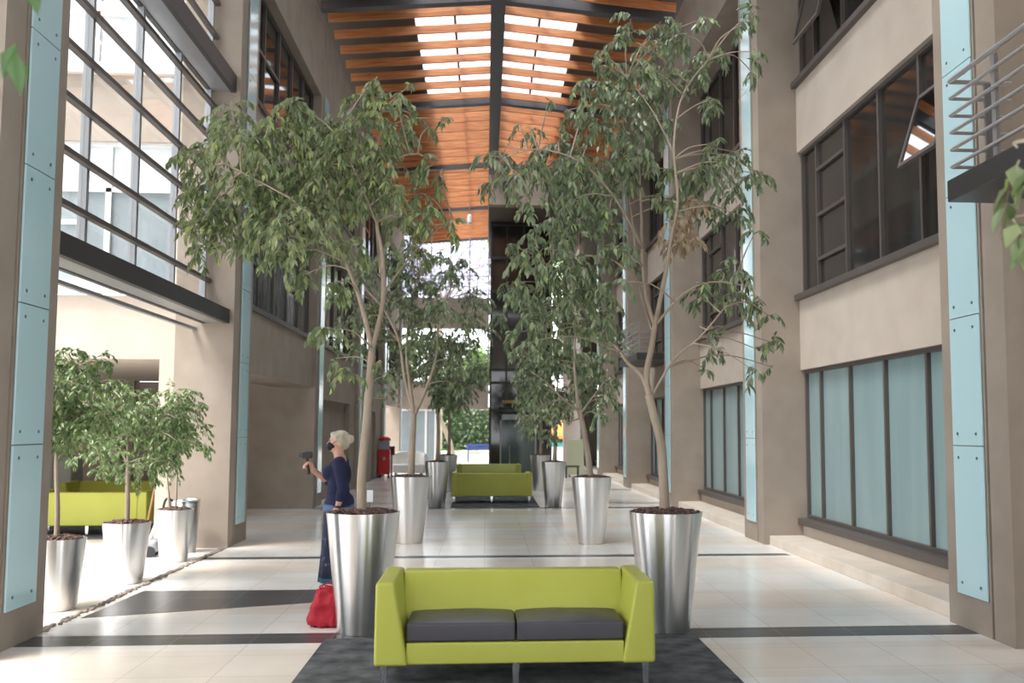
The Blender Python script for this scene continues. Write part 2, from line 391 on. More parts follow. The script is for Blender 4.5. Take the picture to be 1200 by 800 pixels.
# court: wall that faces the aisle's near end, lobby behind it
yc=PY[2]
mb=MB(); T=.3
mb.box(-4.55,LX-.8,yc+.003,yc+T,0,2.61); mb.box(-14,LX-.8,yc+.003,yc+T,2.61,3.5)
mb.box(-4.37,LX-.8,yc+.003,yc+T,3.5,10.4); mb.box(-14,-8.2,yc+.003,yc+T,3.5,10.4); mb.box(-8.2,-4.37,yc+.003,yc+T,5.7,6.66); mb.box(-8.2,-4.37,yc+.003,yc+T,8.95,10.4)
mb.box(-14,-8.6,yc+.003,yc+T,0,2.61)
struct('wall_court',mb,M['stucco_pale'])
def court_window(z0,z1,upper):
    NW[0]+=1
    fr=MB(); X0,X1=-8.2,-4.37; xs=[-8.2,-7.0,-5.72,-5.35,-4.37] if not upper else [-8.2,-7.0,-5.6,-4.37]
    fr.box(X0,X1,yc+.05,yc+.13,z0,z0+.07); fr.box(X0,X1,yc+.05,yc+.13,z1-.07,z1)
    for x in xs: fr.box(max(X0,x-.04),min(X1,x+.04),yc+.05,yc+.13,z0+.07,z1-.07)
    if upper: fr.box(X0,X1,yc+.05,yc+.13,z0+.75,z0+.82)
    else:
        fr.box(-7.0,-5.72,yc+.05,yc+.13,z0+.85,z0+.92); fr.box(X0,X1,yc+.05,yc+.13,z1-.72,z1-.66)
    o=struct('window_%d'%NW[0],fr,M['white_frame'])
    for a,b in zip(xs[:-1],xs[1:]):
        MB().box(a,b,yc+.09,yc+.10,z0,z1).build('pane',M['pale_panel' if upper else 'courtglass'],o)
        if not upper: MB().box(a+.04,b-.04,yc+.075,yc+.085,z1-.66,z1-.07).build('pale_panel',M['pale_panel'],o)  # plain white panel across the top of each pane
    MB().box(X0-.05,X1+.05,yc-.1,yc+.05,z0-.14,z0-.001).build('window_sill',M['white_frame'],o,bevel=.01)
court_window(3.66,5.7,False); court_window(6.8,8.95,True)
struct('ceiling_lobby',MB().box(-14,-4.405,yc+T,20.3,2.62,2.75),M['stucco_pale'])
struct('wall_lobby_back',MB().box(-14,-7.2,20.0,20.3,0,2.62),M['stucco'])
# hanging glazed screens on the court side (nearest bays)
def screen(ya,yb):
    X=-3.9
    NW[0]+=1; o=struct_root('window_%d'%NW[0])
    n=4; ys=[yb-.08-k*1.33 for k in range(n+1)]; ys=[y for y in ys if y>ya]
    for y in ys: MB().box(X-.11,X-.03,y-.03,y+.03,3.2,10.4).build('mullion',M['alu'],o)
    for z in [3.72,4.22,4.73,5.23,5.74,6.23,7.25,7.75,8.25]:
        MB().box(X-.04,X+.03,ya,yb,z-.025,z+.025).build('transom',M['bronze'],o)
    for a,b in zip([ya]+sorted(ys),sorted(ys)+[yb]):
        if b-a>.1: MB().box(X-.075,X-.069,a+.03,b-.03,3.3,8.7).build('pane',M['clear'],o)
    def beam(z0,z1):
        b=MB().box(LX-.13,LX-.06,ya,yb,z0,z1).box(X-.10,X-.04,ya,yb,z0,z1)
        struct('beam_court',b,M['black_steel'])
        struct('soffit_court_bounce',MB().box(X-.039,LX-.131,ya,yb,z0+.01,z0+.06),M['alu'])  # added pale plate, stands in for floor light bounced onto the beam's underside
    beam(3.12,3.32); beam(6.45,6.70)
    struct('trim_%d'%inlay.n,MB().box(X-.22,X-.16,ya,yb,3.02,3.06),M['alu']); inlay.n+=1
screen(PY[0]+PW,PY[1]); screen(PY[1]+PW,PY[2])

struct('wall_behind_shading',MB().box(-14,-2.6,-7,-6.7,0,11).box(3.0,6,-7,-6.7,0,11).box(-2.6,3.0,-7,-6.7,6.5,11),M['stucco'])  # unseen end wall, added to cut the light on camera-facing surfaces
# roof -----------------------------------------------------------------
RXR=.2
def zr(x): return 10.95-(abs(x-RXR))*.088          # underside of the rafters
for y in [PY[i]+.02 for i in range(len(PY))]+[PY[-1]+6.5]:
    poly=[(LX-.05,zr(LX)),(RXR,zr(RXR)),(RX+.05,zr(RX)),(RX+.05,zr(RX)+.32),(RXR,zr(RXR)+.32),(LX-.05,zr(LX)+.32)]
    struct('beam_roof',MB().prism(poly,'y',y-.11,y+.11),M['roofsteel'])
struct('beam_ridge',MB().box(RXR-.16,RXR+.16,PY[0],46,10.86,11.5),M['roofsteel'])
ends=PY+[PY[-1]+6.51]
a0=math.atan(.088)
def bmesh_board(w,h): return MB().box(-w/2,w/2,-.022,.022,0,h)
boards={}
for i in range(1,len(ends)-1):
    for k in range(7):
        y=ends[i]+.13+.52+k*.9; h=.205 if i<=3 else .36
        for s,X in ((-1,LX),(1,RX)):
            wd=abs(X-RXR)-.12; xm=(RXR+s*.13+X)/2
            if (s,h) not in boards:
                o=struct('ceiling_board',bmesh_board(wd/math.cos(a0),h),M['wood'],bevel=.006,seg=1); boards[(s,h)]=o
            else:
                o=boards[(s,h)].copy(); C.objects.link(o)
            o.location=(xm,y,zr(xm)+.03); o.rotation_euler=(0,s*a0,0)
dk=MB(); Y0,Y1=-7,46.1
def slab(xa,xb,za,Y0=Y0,Y1=Y1): dk.hexa([(xa,Y0,zr(xa)+za),(xb,Y0,zr(xb)+za),(xb,Y1,zr(xb)+za),(xa,Y1,zr(xa)+za),(xa,Y0,zr(xa)+za+.12),(xb,Y0,zr(xb)+za+.12),(xb,Y1,zr(xb)+za+.12),(xa,Y1,zr(xa)+za+.12)])
slab(-4.6,-1.75,.46); slab(2.12,5.0,.46); slab(-1.75,RXR,.46,-7,5.5); slab(RXR,2.12,.46,-7,5.5)  # last two slabs: unseen, close the near skylight to darken near faces
struct('ceiling',dk,M['deck'])
for xa,xb in ((-1.75,-.8),(-.8,RXR),(RXR,1.2),(1.2,2.12)):
    NW[0]+=1; p=MB(); z=.48; Y0=5.5
    p.hexa([(xa,Y0,zr(xa)+z),(xb,Y0,zr(xb)+z),(xb,Y1,zr(xb)+z),(xa,Y1,zr(xa)+z),(xa,Y0,zr(xa)+z+.01),(xb,Y0,zr(xb)+z+.01),(xb,Y1,zr(xb)+z+.01),(xa,Y1,zr(xa)+z+.01)])
    o=struct('window_%d'%NW[0],p,M['roofglass'])
    MB().hexa([(xb-.03,Y0,zr(xb)+z-.05),(xb+.03,Y0,zr(xb)+z-.05),(xb+.03,Y1,zr(xb)+z-.05),(xb-.03,Y1,zr(xb)+z-.05),(xb-.03,Y0,zr(xb)+z+.02),(xb+.03,Y0,zr(xb)+z+.02),(xb+.03,Y1,zr(xb)+z+.02),(xb-.03,Y1,zr(xb)+z+.02)]).build('glazing_bar',M['roofsteel'],o)

# far end --------------------------------------------------------------
YE=43
struct('wall_end_lower',MB().box(-4.6,.12,YE,YE+.5,2.53,3.78),M['stucco'])
struct('wall_end_upper',MB().box(-4.6,.12,YE,YE+.5,6.22,7.6),M['stucco'])
struct('wall_end_side',MB().box(-6.5,-4.35,YE-1.6,YE,2.53,10.4),M['stucco'])
struct('wall_end_right',MB().box(3.5,6,YE-.5,YE,0,10.4),M['stucco'])
struct('beam_cross',MB().box(.06,RX,33.1,33.5,9.58,10.66),M['stucco'])
struct('ceiling_lift',MB().box(.06,RX,33.5,44,9.6,9.75),M['deck'])
NW[0]+=1; o=struct_root('window_%d'%NW[0])
for x in [-4.3+.88*k for k in range(6)]: MB().box(x-.03,x+.03,YE+.2,YE+.28,3.78,6.22).box(x-.03,x+.03,YE+.2,YE+.28,7.6,10.5).build('mullion',M['alu'],o)
MB().box(-4.35,.12,YE+.23,YE+.236,3.78,6.22).build('pane',M['clear'],o)
MB().box(-4.35,.12,YE+.23,YE+.236,7.6,10.5).build('pane',M['clear'],o)
rl=thing('gallery_railing','thin grey metal railing along the low gallery at the far end','railing',(-2.1,YE-.05,3.78))
MB().tube([(-2.2,0,1.0),(2.2,0,1.0)],.025,8).build('handrail',M['alu'],rl)
for k in range(5): MB().tube([(-2.2,0,.17*(k+1)),(2.2,0,.17*(k+1))],.012,6).build('rail',M['alu'],rl)
for k in range(6): MB().box(-2.2+.88*k-.02,-2.2+.88*k+.02,-.02,.02,-.01,1.0).build('post',M['alu'],rl)
rl2=dup(rl,(-2.1,YE-.05,7.6),'thin grey metal railing along the high gallery at the far end')
# white framed glazed doors at the far left
NW[0]+=1
wd=thing('glazed_door','white framed glazed double door at the far left of the atrium','door',(-3.3,YE+.1,0))
dfr=MB()
for x in (-1.05,-.62,0,.62,1.05): dfr.box(x-.05,x+.05,-.05,.05,0,2.45)
dfr.box(-1.1,1.1,-.05,.05,2.45,2.53)
dfr.build('door_frame',M['white_frame'],wd)
for a,b in ((-1.0,-.67),(-.57,-.05),(.05,.57),(.67,1.0)): MB().box(a,b,-.01,.01,.02,2.45).build('door_pane',M['courtglass'],wd)

# glass lift tower
lt=thing('lift_tower','tall dark glass lift tower at the far end','lift',(1.32,36,0))
MB().box(-1.15,1.15,.06,3.6,0,9.58).build('shaft',M['darkglass'],lt)
fm=MB()
for x in (-1.15,-.55,.1,.7,1.15): fm.box(x-.035,x+.035,0,.1,2.3,9.58)
for x in (-1.15,1.15): fm.box(x-.04,x+.04,0,.1,0,2.3)
for z in (2.35,3.4,3.9,5.6,6.9,8.2,9.5): fm.box(-1.18,1.18,-.01,.1,z-.05,z+.05)
fm.build('steel_frame',M['black_steel'],lt)
d=MB().box(-.78,-.72,-.03,.08,0,2.18).box(.55,.61,-.03,.08,0,2.18).box(-.78,.61,-.03,.08,2.0,2.2).build('door_frame',M['alu'],lt)
MB().box(-.72,.55,.03,.055,0,2.0).build('door_pane',mat('lift_door_glass',(.05,.075,.07),.08),lt)
MB().tube([(-.42,-.07,.05),(-.42,-.07,1.05)],.03,8).build('handle',M['chrome'],lt)
MB().box(-.7,.3,-.005,.06,2.62,2.74).build('sign_strip',mat('dull_gold_strip',(.25,.18,.06),.5),lt)
cb=thing('wall_speaker','small dark square box on the tan beam high at far end','speaker',(.62,33.1,10.3))
MB().box(-.14,.14,-.1,0,-.14,.14).build('housing',M['grey_steel'],cb,bevel=.02); MB().box(-.1,.1,-.105,-.099,-.1,.1).build('grille',M['black_steel'],cb)
sl=thing('ceiling_spotlight','small white spotlight under the wooden ceiling at the far end','lamp',(-.72,38.2,10.0))
MB().tube([(0,0,.05),(0,0,.28)],.09,12,round_ends=True).build('lamp_body',M['white_frame'],sl); MB().tube([(0,0,.4),(0,0,.9)],.02,6).build('stem',M['grey_steel'],sl)

# balconies ------------------------------------------------------------
def balcony(label,loc,length,dep=1.0):
    t=thing('balcony',label,'balcony',loc)
    pl=MB().box(0,dep-.005,-length,0,-.17,0).build('platform',M['black_steel'],t,bevel=.01)
    for k in range(6):
        z=.1+.135*k
        MB().tube([(dep-.01,-.03,z),(.03,-.03,z),(.03,-length,z)],.014 if k<5 else .019,8).build('rail',M['railsteel'],t)
    n=max(2,int(length/1.1))
    for k in range(n+1):
        y=-.62-k*(length-.7)/n
        MB().box(.045,.075,y-.025,y+.025,-.02,.76).build('post',M['railsteel'],t)
    MB().box(.30,.35,-.055,-.03,-.02,.76).build('post',M['grey_steel'],t)
    return t
M['railsteel']=mat('rail_steel',(.42,.40,.40),.38,.6)
balcony('steel railed balcony jutting from the right wall close to the camera',(3.54,6.95,3.57),4.4,.53)
balcony('small steel railed balcony seen behind the right front tree, far down the wall',(3.62,25.5,3.5),3.0,.97)

# rugs -----------------------------------------------------------------
def rug(label,x0,x1,y0,y1):
    tag(MB().box(x0,x1,y0,y1,.001,.014).build('rug',M['rug'],bevel=.005),label,'rug')
rug('charcoal woven rug under the nearest lime sofa',-1.24,1.69,3.9,7.66)
rug('charcoal woven rug under the two far lime sofas',-.72,1.16,20.25,27.6)

# sofas ----------------------------------------------------------------
def sofa(label,loc,rotz,group=None,W=1.79):
    t=thing('sofa',label,'sofa',loc,rotz,group); h=W/2; D=.74
    # local: front at y=0, back at y=D
    for s in (-1,1):
        a=MB()
        o0,o1=s*h,s*(h-.125)
        vs=[(s*h,0,.145),(s*(h-.215),0,.145),(s*(h-.215),D-.01,.145),(s*h,D-.01,.145),
            (s*(h-.005),.0,.665),(s*(h-.125),.0,.665),(s*(h-.125),D-.01,.665),(s*(h-.005),D-.01,.665)]
        if s>0: vs=[vs[i] for i in (1,0,3,2,5,4,7,6)]
        a.hexa(vs); a.build('armrest',M['lime'],t,bevel=.022,seg=3)
    b=MB(); hi=h-.135
    b.prism([(D-.30,.30),(D-.30,.40),(D-.15,.655),(D-.002,.655),(D-.002,.15),(D-.30,.15)],'x',-hi,hi).build('backrest',M['lime'],t,bevel=.02,seg=3)
    MB().box(-(h-.2),h-.2,.02,D-.05,.15,.285).build('seat_base',M['lime'],t,bevel=.012)
    for s in (-1,1):
        cu=MB(); x0,x1=(-(h-.2),-.004) if s<0 else (.004,h-.2)
        nx,ny=14,8; vs=[];fs=[]
        rr=random.Random(s+5)
        for lay in (0,1):
            for j in range(ny+1):
                for i in range(nx+1):
                    u=i/nx; v=j/ny
                    z=.288 if lay==0 else .405+.022*math.sin(PI*u)**.5*math.sin(PI*v)**.5 + .004*math.sin(9*u+4*v+s)*math.sin(PI*u)*math.sin(PI*v)
                    # crease near the middle of the right cushion
                    if lay and s>0: z-=.008*math.exp(-((u-.42-.12*v)/.04)**2)*math.sin(PI*v)
                    vs.append((x0+(x1-x0)*u,.03+(D-.26)*v,z))
        n=(nx+1)*(ny+1)
        for j in range(ny):
            for i in range(nx):
                q=j*(nx+1)+i
                fs.append((q,q+nx+1,q+nx+2,q+1)); fs.append((n+q,n+q+1,n+q+nx+2,n+q+nx+1))
        for i in range(nx):
            fs.append((i,i+1,n+i+1,n+i)); q=ny*(nx+1)+i; fs.append((q+1,q,n+q,n+q+1))
        for j in range(ny):
            q=j*(nx+1); fs.append((q+nx+1,q,n+q,n+q+nx+1)); q+=nx; fs.append((q,q+nx+1,n+q+nx+1,n+q))
        cu.add(vs,fs); c=cu.build('seat_cushion',M['charcoal'],t,bevel=.014,seg=3); c['label']='charcoal leather seat cushion'
    for x in (-h+.06,0,h-.06):
        for y in (.05,D-.07):
            lg=MB().prism([(x-.018,.012),(x+.018,.012),(x+.022,.15),(x-.022,.15)],'y',y-.012,y+.012).build('leg',M['chrome'],t); 
    return t
S0=sofa('lime green sofa with charcoal seat cushions on the front rug',(.205,6.13,.0145),0)
dup(S0,(.15,21.9,.0145),'lime sofa on the far rug with its back to the camera',rotz=PI)
dup(S0,(.10,26.25,.0145),'farthest lime sofa, partly hidden behind another lime sofa',rotz=0)
dup(S0,(-6.05,15.75,.0145),'lime sofa in the left lobby turned away, behind the court planters',rotz=PI)
dup(S0,(-6.7,17.6,.0145),'second lime sofa deeper in the left lobby behind the turned sofa',rotz=0)
rug('charcoal rug under the lime sofas in the left lobby',-9,-5.0,14.7,18.6)

# trees ----------------------------------------------------------------
def rvec(R):
    v=Vector((R.gauss(0,1),R.gauss(0,1),R.gauss(0,1))); return v.normalized()
class Fol:
    """leaves as folded pointed blades"""
    def __init__(s): s.v=[]; s.f=[]
    def leaf(s,p,d,n,L,W):
        d=d.normalized(); n=n-d*n.dot(d)
        n=n.normalized() if n.length>1e-5 else d.orthogonal().normalized()
        w=d.cross(n); o=len(s.v)
        tip=p+d*L-n*L*.12
        s.v+=[tuple(p),tuple(p+d*L*.42+w*W*.5+n*W*.16),tuple(p+d*L*.45-n*W*.05),tuple(p+d*L*.42-w*W*.5+n*W*.16),tuple(tip),
              tuple(p+d*L*.76+w*W*.24),tuple(p+d*L*.76-w*W*.24)]
        s.f+=[(o,o+1,o+2),(o,o+2,o+3),(o+1,o+5,o+4,o+2),(o+3,o+2,o+4,o+6)]
    def build(s,name,m,parent):
        me=bpy.data.meshes.new(name); me.from_pydata(s.v,[],s.f); me.materials.append(m); me.polygons.foreach_set('use_smooth',[True]*len(me.polygons)); me.update()
        o=bpy.data.objects.new(name,me); C.objects.link(o); o.parent=parent; return o
def foliage(fol,tw,R,c,r,n,L,W,droop=1.0,flat=1.0):
    c=Vector(c); per=11; k=max(1,int(n/per))
    for _ in range(k):
        st=rvec(R)*r*R.random()**.6*.75; st.z*=flat; p=c+st
        d=(st*.7/max(r,1e-3)+rvec(R)*.7); d.z=d.z*.5+.15; d.normalize()
        ln=r*R.uniform(.55,1.0)+L; pts=[p.copy()]; seg=per-2
        for i in range(seg):
            d=(d+Vector((0,0,-.20*droop))+rvec(R)*.10).normalized(); p=p+d*ln/seg; pts.append(p.copy())
            side=d.cross(Vector((0,0,1))); side=side.normalized() if side.length>1e-3 else Vector((1,0,0))
            sgn=1 if i%2 else -1
            ld=(d*.35+side*sgn*.55+Vector((0,0,-.75*droop))+rvec(R)*.35)
            nn=(Vector((0,0,.6))+side*sgn*.4+rvec(R)*.6)
            ls=R.uniform(.7,1.15); fol.leaf(p,ld,nn,L*ls,W*ls)
        fol.leaf(p,d+Vector((0,0,-.5)),rvec(R),L,W)
        fol.leaf(pts[1],rvec(R)+Vector((0,0,-.6)),rvec(R),L*.8,W*.8)
        if tw is not None: tw.tube([pts[0],pts[len(pts)//2],pts[-1]],[.0035,.0028,.0018],3,cap=False)
def smooth_path(pts,sub=4):
    P=[Vector(p) for p in pts]; out=[]
    for i in range(len(P)-1):
        p0=P[max(i-1,0)];p1=P[i];p2=P[i+1];p3=P[min(i+2,len(P)-1)]
        for k in range(sub):
            t=k/sub; out.append(.5*((2*p1)+(p2-p0)*t+(2*p0-5*p1+4*p2-p3)*t*t+(3*p1-p0-3*p2+p3)*t**3))
    out.append(P[-1]); return out
def radii(r0,r1,n): return [r0+(r1-r0)*i/(n-1) for i in range(n)]
def planter(t,rt,rb,h,mulch=True,mdep=.0,seed=1):
    pr=[(rb-.004,0),(rb,.006),(rt,h-.012),(rt,h),(rt-.012,h),(rt-.014,h-.10),(0,h-.10)]
    o=MB().lathe(pr,56).build('planter',M['steel'],t,smooth=True)
    e=o.modifiers.new('es','EDGE_SPLIT'); e.split_angle=math.radians(40)
    MB().lathe([(0,.0),(rb-.004,.0)],56).build('planter_base',M['pot_inner'],o)
    if mulch:
        R=random.Random(seed); f=MB(); top=h-mdep
        f.lathe([(0,top-.04),(rt-.018,top-.05)],24)
        n=int(330*(rt/.29)**2)
        for _ in range(n):
            a=R.uniform(0,2*PI); q=(rt-.035)*math.sqrt(R.random()); s=R.uniform(.012,.024)
            x,y=q*math.cos(a),q*math.sin(a); hh=top-.018+.035*(1-(q/rt)**2)+R.uniform(-.006,.012)
            f.ball((x,y,hh),(s,s*R.uniform(.6,1.2),s*.55),5,4)
        f.build('mulch',M['mulch'],t)
def potted_tree(label,loc,pot,trunk,branches,clusters,leafmat,L,W,seed,dens=1.0,group=None,droop=1.0,dry=(),leaves=()):
    """trunk/branches: lists of (points, r0, r1) local to the pot's base; clusters: (x,y,z,r,weight)"""
    R=random.Random(seed); t=thing('potted_tree',label,'potted tree',loc,0,group)
    planter(t,*pot,seed=seed)
    pts=smooth_path(trunk[0]); tr=MB()
    rad=radii(trunk[1],trunk[2],len(pts)); rad[0]*=1.35; rad[1]*=1.12
    tr.tube(pts,rad,10); to=tr.build('trunk',M['bark'],t,smooth=True)
    skel=list(pts[len(pts)//2:])
    for b in branches:
        bp=smooth_path(b[0]); MB().tube(bp,radii(b[1],b[2],len(bp)),8).build('branch',M['bark'],to,smooth=True); skel+=bp[len(bp)//4:]
    tw=MB(); fol=Fol()
    for (x,y,z,rc,wt) in clusters:
        c=Vector((x,y,z)); q=min(skel,key=lambda s:(s-c).length+max(0,s.z-c.z)*.8)
        m1=q.lerp(c,.5)+Vector((R.uniform(-.04,.04),R.uniform(-.04,.04),.25*(c-q).length*.4))
        cp=smooth_path([q,m1,c],4); tw.tube(cp,radii(.0085,.003,len(cp)),5)
        foliage(fol,tw,R,c,rc,max(11,dens*wt*(rc/.18)**2*155),L,W,droop)
    fm_=MB(); fm_.add(fol.v,fol.f); fm_.cur=1; fm_.add(tw.v,tw.f); fm_.build('foliage',[leafmat,M['bark']],t,smooth=True)
    if leaves:
        for (p_,d_,n_,l_,w_) in leaves:
            lf=Fol(); lf.leaf(Vector(p_),Vector(d_),Vector(n_),l_,w_); lf.build('leaf',leafmat,t)
    if dry:
        df=Fol()
        for (x,y,z,rc,wt) in dry: foliage(df,None,R,(x,y,z),rc,90*wt,L,W,1.2)
        o=df.build('withered_leaves',M['leaf_dry'],t); o['label']='withered tan leaves'
    return t
#TREES#
potted_tree('tall weeping fig in a steel planter left of the front sofa',(-1.0, 7.98, 0.002),(0.298, 0.195, 0.965),([(-0.01, 0.0, 0.918), (-0.02, 0.0, 1.238), (0.01, 0.0, 1.658), (0.03, 0.0, 2.018), (0.05, 0.0, 2.318)],0.04,0.03),[([(0.05, 0.0, 2.308), (-0.04, 0.0, 2.658), (-0.13, 0.0, 2.918), (-0.24, 0.0, 3.168), (-0.36, 0.1, 3.478), (-0.45, 0.2, 3.758)], 0.022, 0.008), ([(0.05, 0.0, 2.308), (0.13, 0.0, 2.698), (0.13, -0.1, 3.078), (0.08, -0.1, 3.368), (0.14, -0.15, 3.678), (0.27, -0.2, 3.888), (0.42, -0.2, 3.928)], 0.024, 0.007), ([(0.12, -0.1, 2.938), (0.03, 0.2, 3.588), (0.03, 0.3, 4.068), (0.06, 0.3, 4.448)], 0.014, 0.006), ([(-0.24, 0.0, 3.168), (-0.48, -0.2, 3.438), (-0.8, -0.3, 3.618), (-1.13, -0.3, 3.788)], 0.012, 0.005), ([(0.09, -0.1, 3.328), (-0.05, -0.3, 3.678), (-0.23, -0.3, 4.028)], 0.01, 0.005), ([(0.12, 0.0, 2.768), (0.4, 0.3, 3.238), (0.69, 0.4, 3.528)], 0.01, 0.004)],
  [(-1.48, 0.14, 3.978, 0.19, 1), (-1.39, 0.27, 3.688, 0.178, 1), (-1.48, 0.32, 3.418, 0.15, 1), (-1.6, 0.49, 3.678, 0.122, 1), (-1.42, 0.26, 3.178, 0.104, 1), (-1.31, 0.46, 4.428, 0.168, 1), (-0.92, -0.52, 3.908, 0.202, 1), (-1.05, -0.04, 3.718, 0.215, 1), (-1.07, 0.49, 3.588, 0.199, 1), (-1.08, 0.16, 3.298, 0.132, 1), (-0.92, 0.44, 3.968, 0.243, 1), (-0.7, -0.43, 4.048, 0.177, 1), (-0.78, -0.03, 3.548, 0.201, 1), (-0.55, -0.28, 4.248, 0.139, 1), (-0.57, 0.05, 4.048, 0.217, 1), (-0.62, 0.08, 3.728, 0.233, 1), (-0.55, -0.54, 3.278, 0.188, 1), (-0.37, -0.31, 3.468, 0.194, 1), (-0.3, -0.24, 3.768, 0.209, 1), (-0.39, 0.46, 4.338, 0.198, 1), (-0.45, 0.29, 3.258, 0.164, 1), (-0.64, -0.37, 3.048, 0.123, 1), (-0.6, 0.33, 2.978, 0.105, 1), (0.08, -0.4, 4.468, 0.089, 1), (-0.09, 0.13, 4.478, 0.146, 1), (0.13, -0.41, 4.158, 0.15, 1), (0.28, -0.55, 4.298, 0.094, 1), (0.31, 0.41, 4.738, 0.053, 1), (-0.11, -0.32, 4.038, 0.18, 1), (0.08, -0.31, 3.898, 0.18, 1), (0.21, 0.53, 4.318, 0.138, 1), (0.36, 0.41, 4.438, 0.068, 1), (0.01, -0.23, 3.658, 0.196, 1), (-0.27, 0.51, 3.718, 0.184, 1), (0.49, 0.04, 4.238, 0.043, 1), (0.66, 0.2, 4.358, 0.066, 1), (0.54, -0.32, 3.828, 0.09, 1), (0.6, 0.49, 3.918, 0.084, 1), (0.41, 0.21, 3.708, 0.096, 1), (0.22, 0.51, 3.518, 0.153, 1), (0.33, 0.43, 3.278, 0.121, 1), (0.5, -0.22, 3.408, 0.112, 1), (0.67, -0.15, 3.348, 0.085, 1), (0.2, -0.37, 3.558, 0.11, 1), (-0.19, -0.39, 2.818, 0.096, 1), (-0.24, -0.48, 2.428, 0.088, 1), (-0.15, -0.22, 2.078, 0.084, 1), (-0.27, 0.11, 2.238, 0.066, 1), (0.19, -0.55, 2.158, 0.047, 1), (0.14, 0.2, 2.088, 0.044, 1), (-0.09, -0.18, 3.168, 0.113, 1), (-1.21, -0.21, 4.098, 0.098, 1), (-1.3, 0.35, 3.518, 0.135, 1), (-0.86, -0.02, 3.358, 0.115, 1)],
  M['leaf'],0.086,0.036,101,1.55,None,1,[])
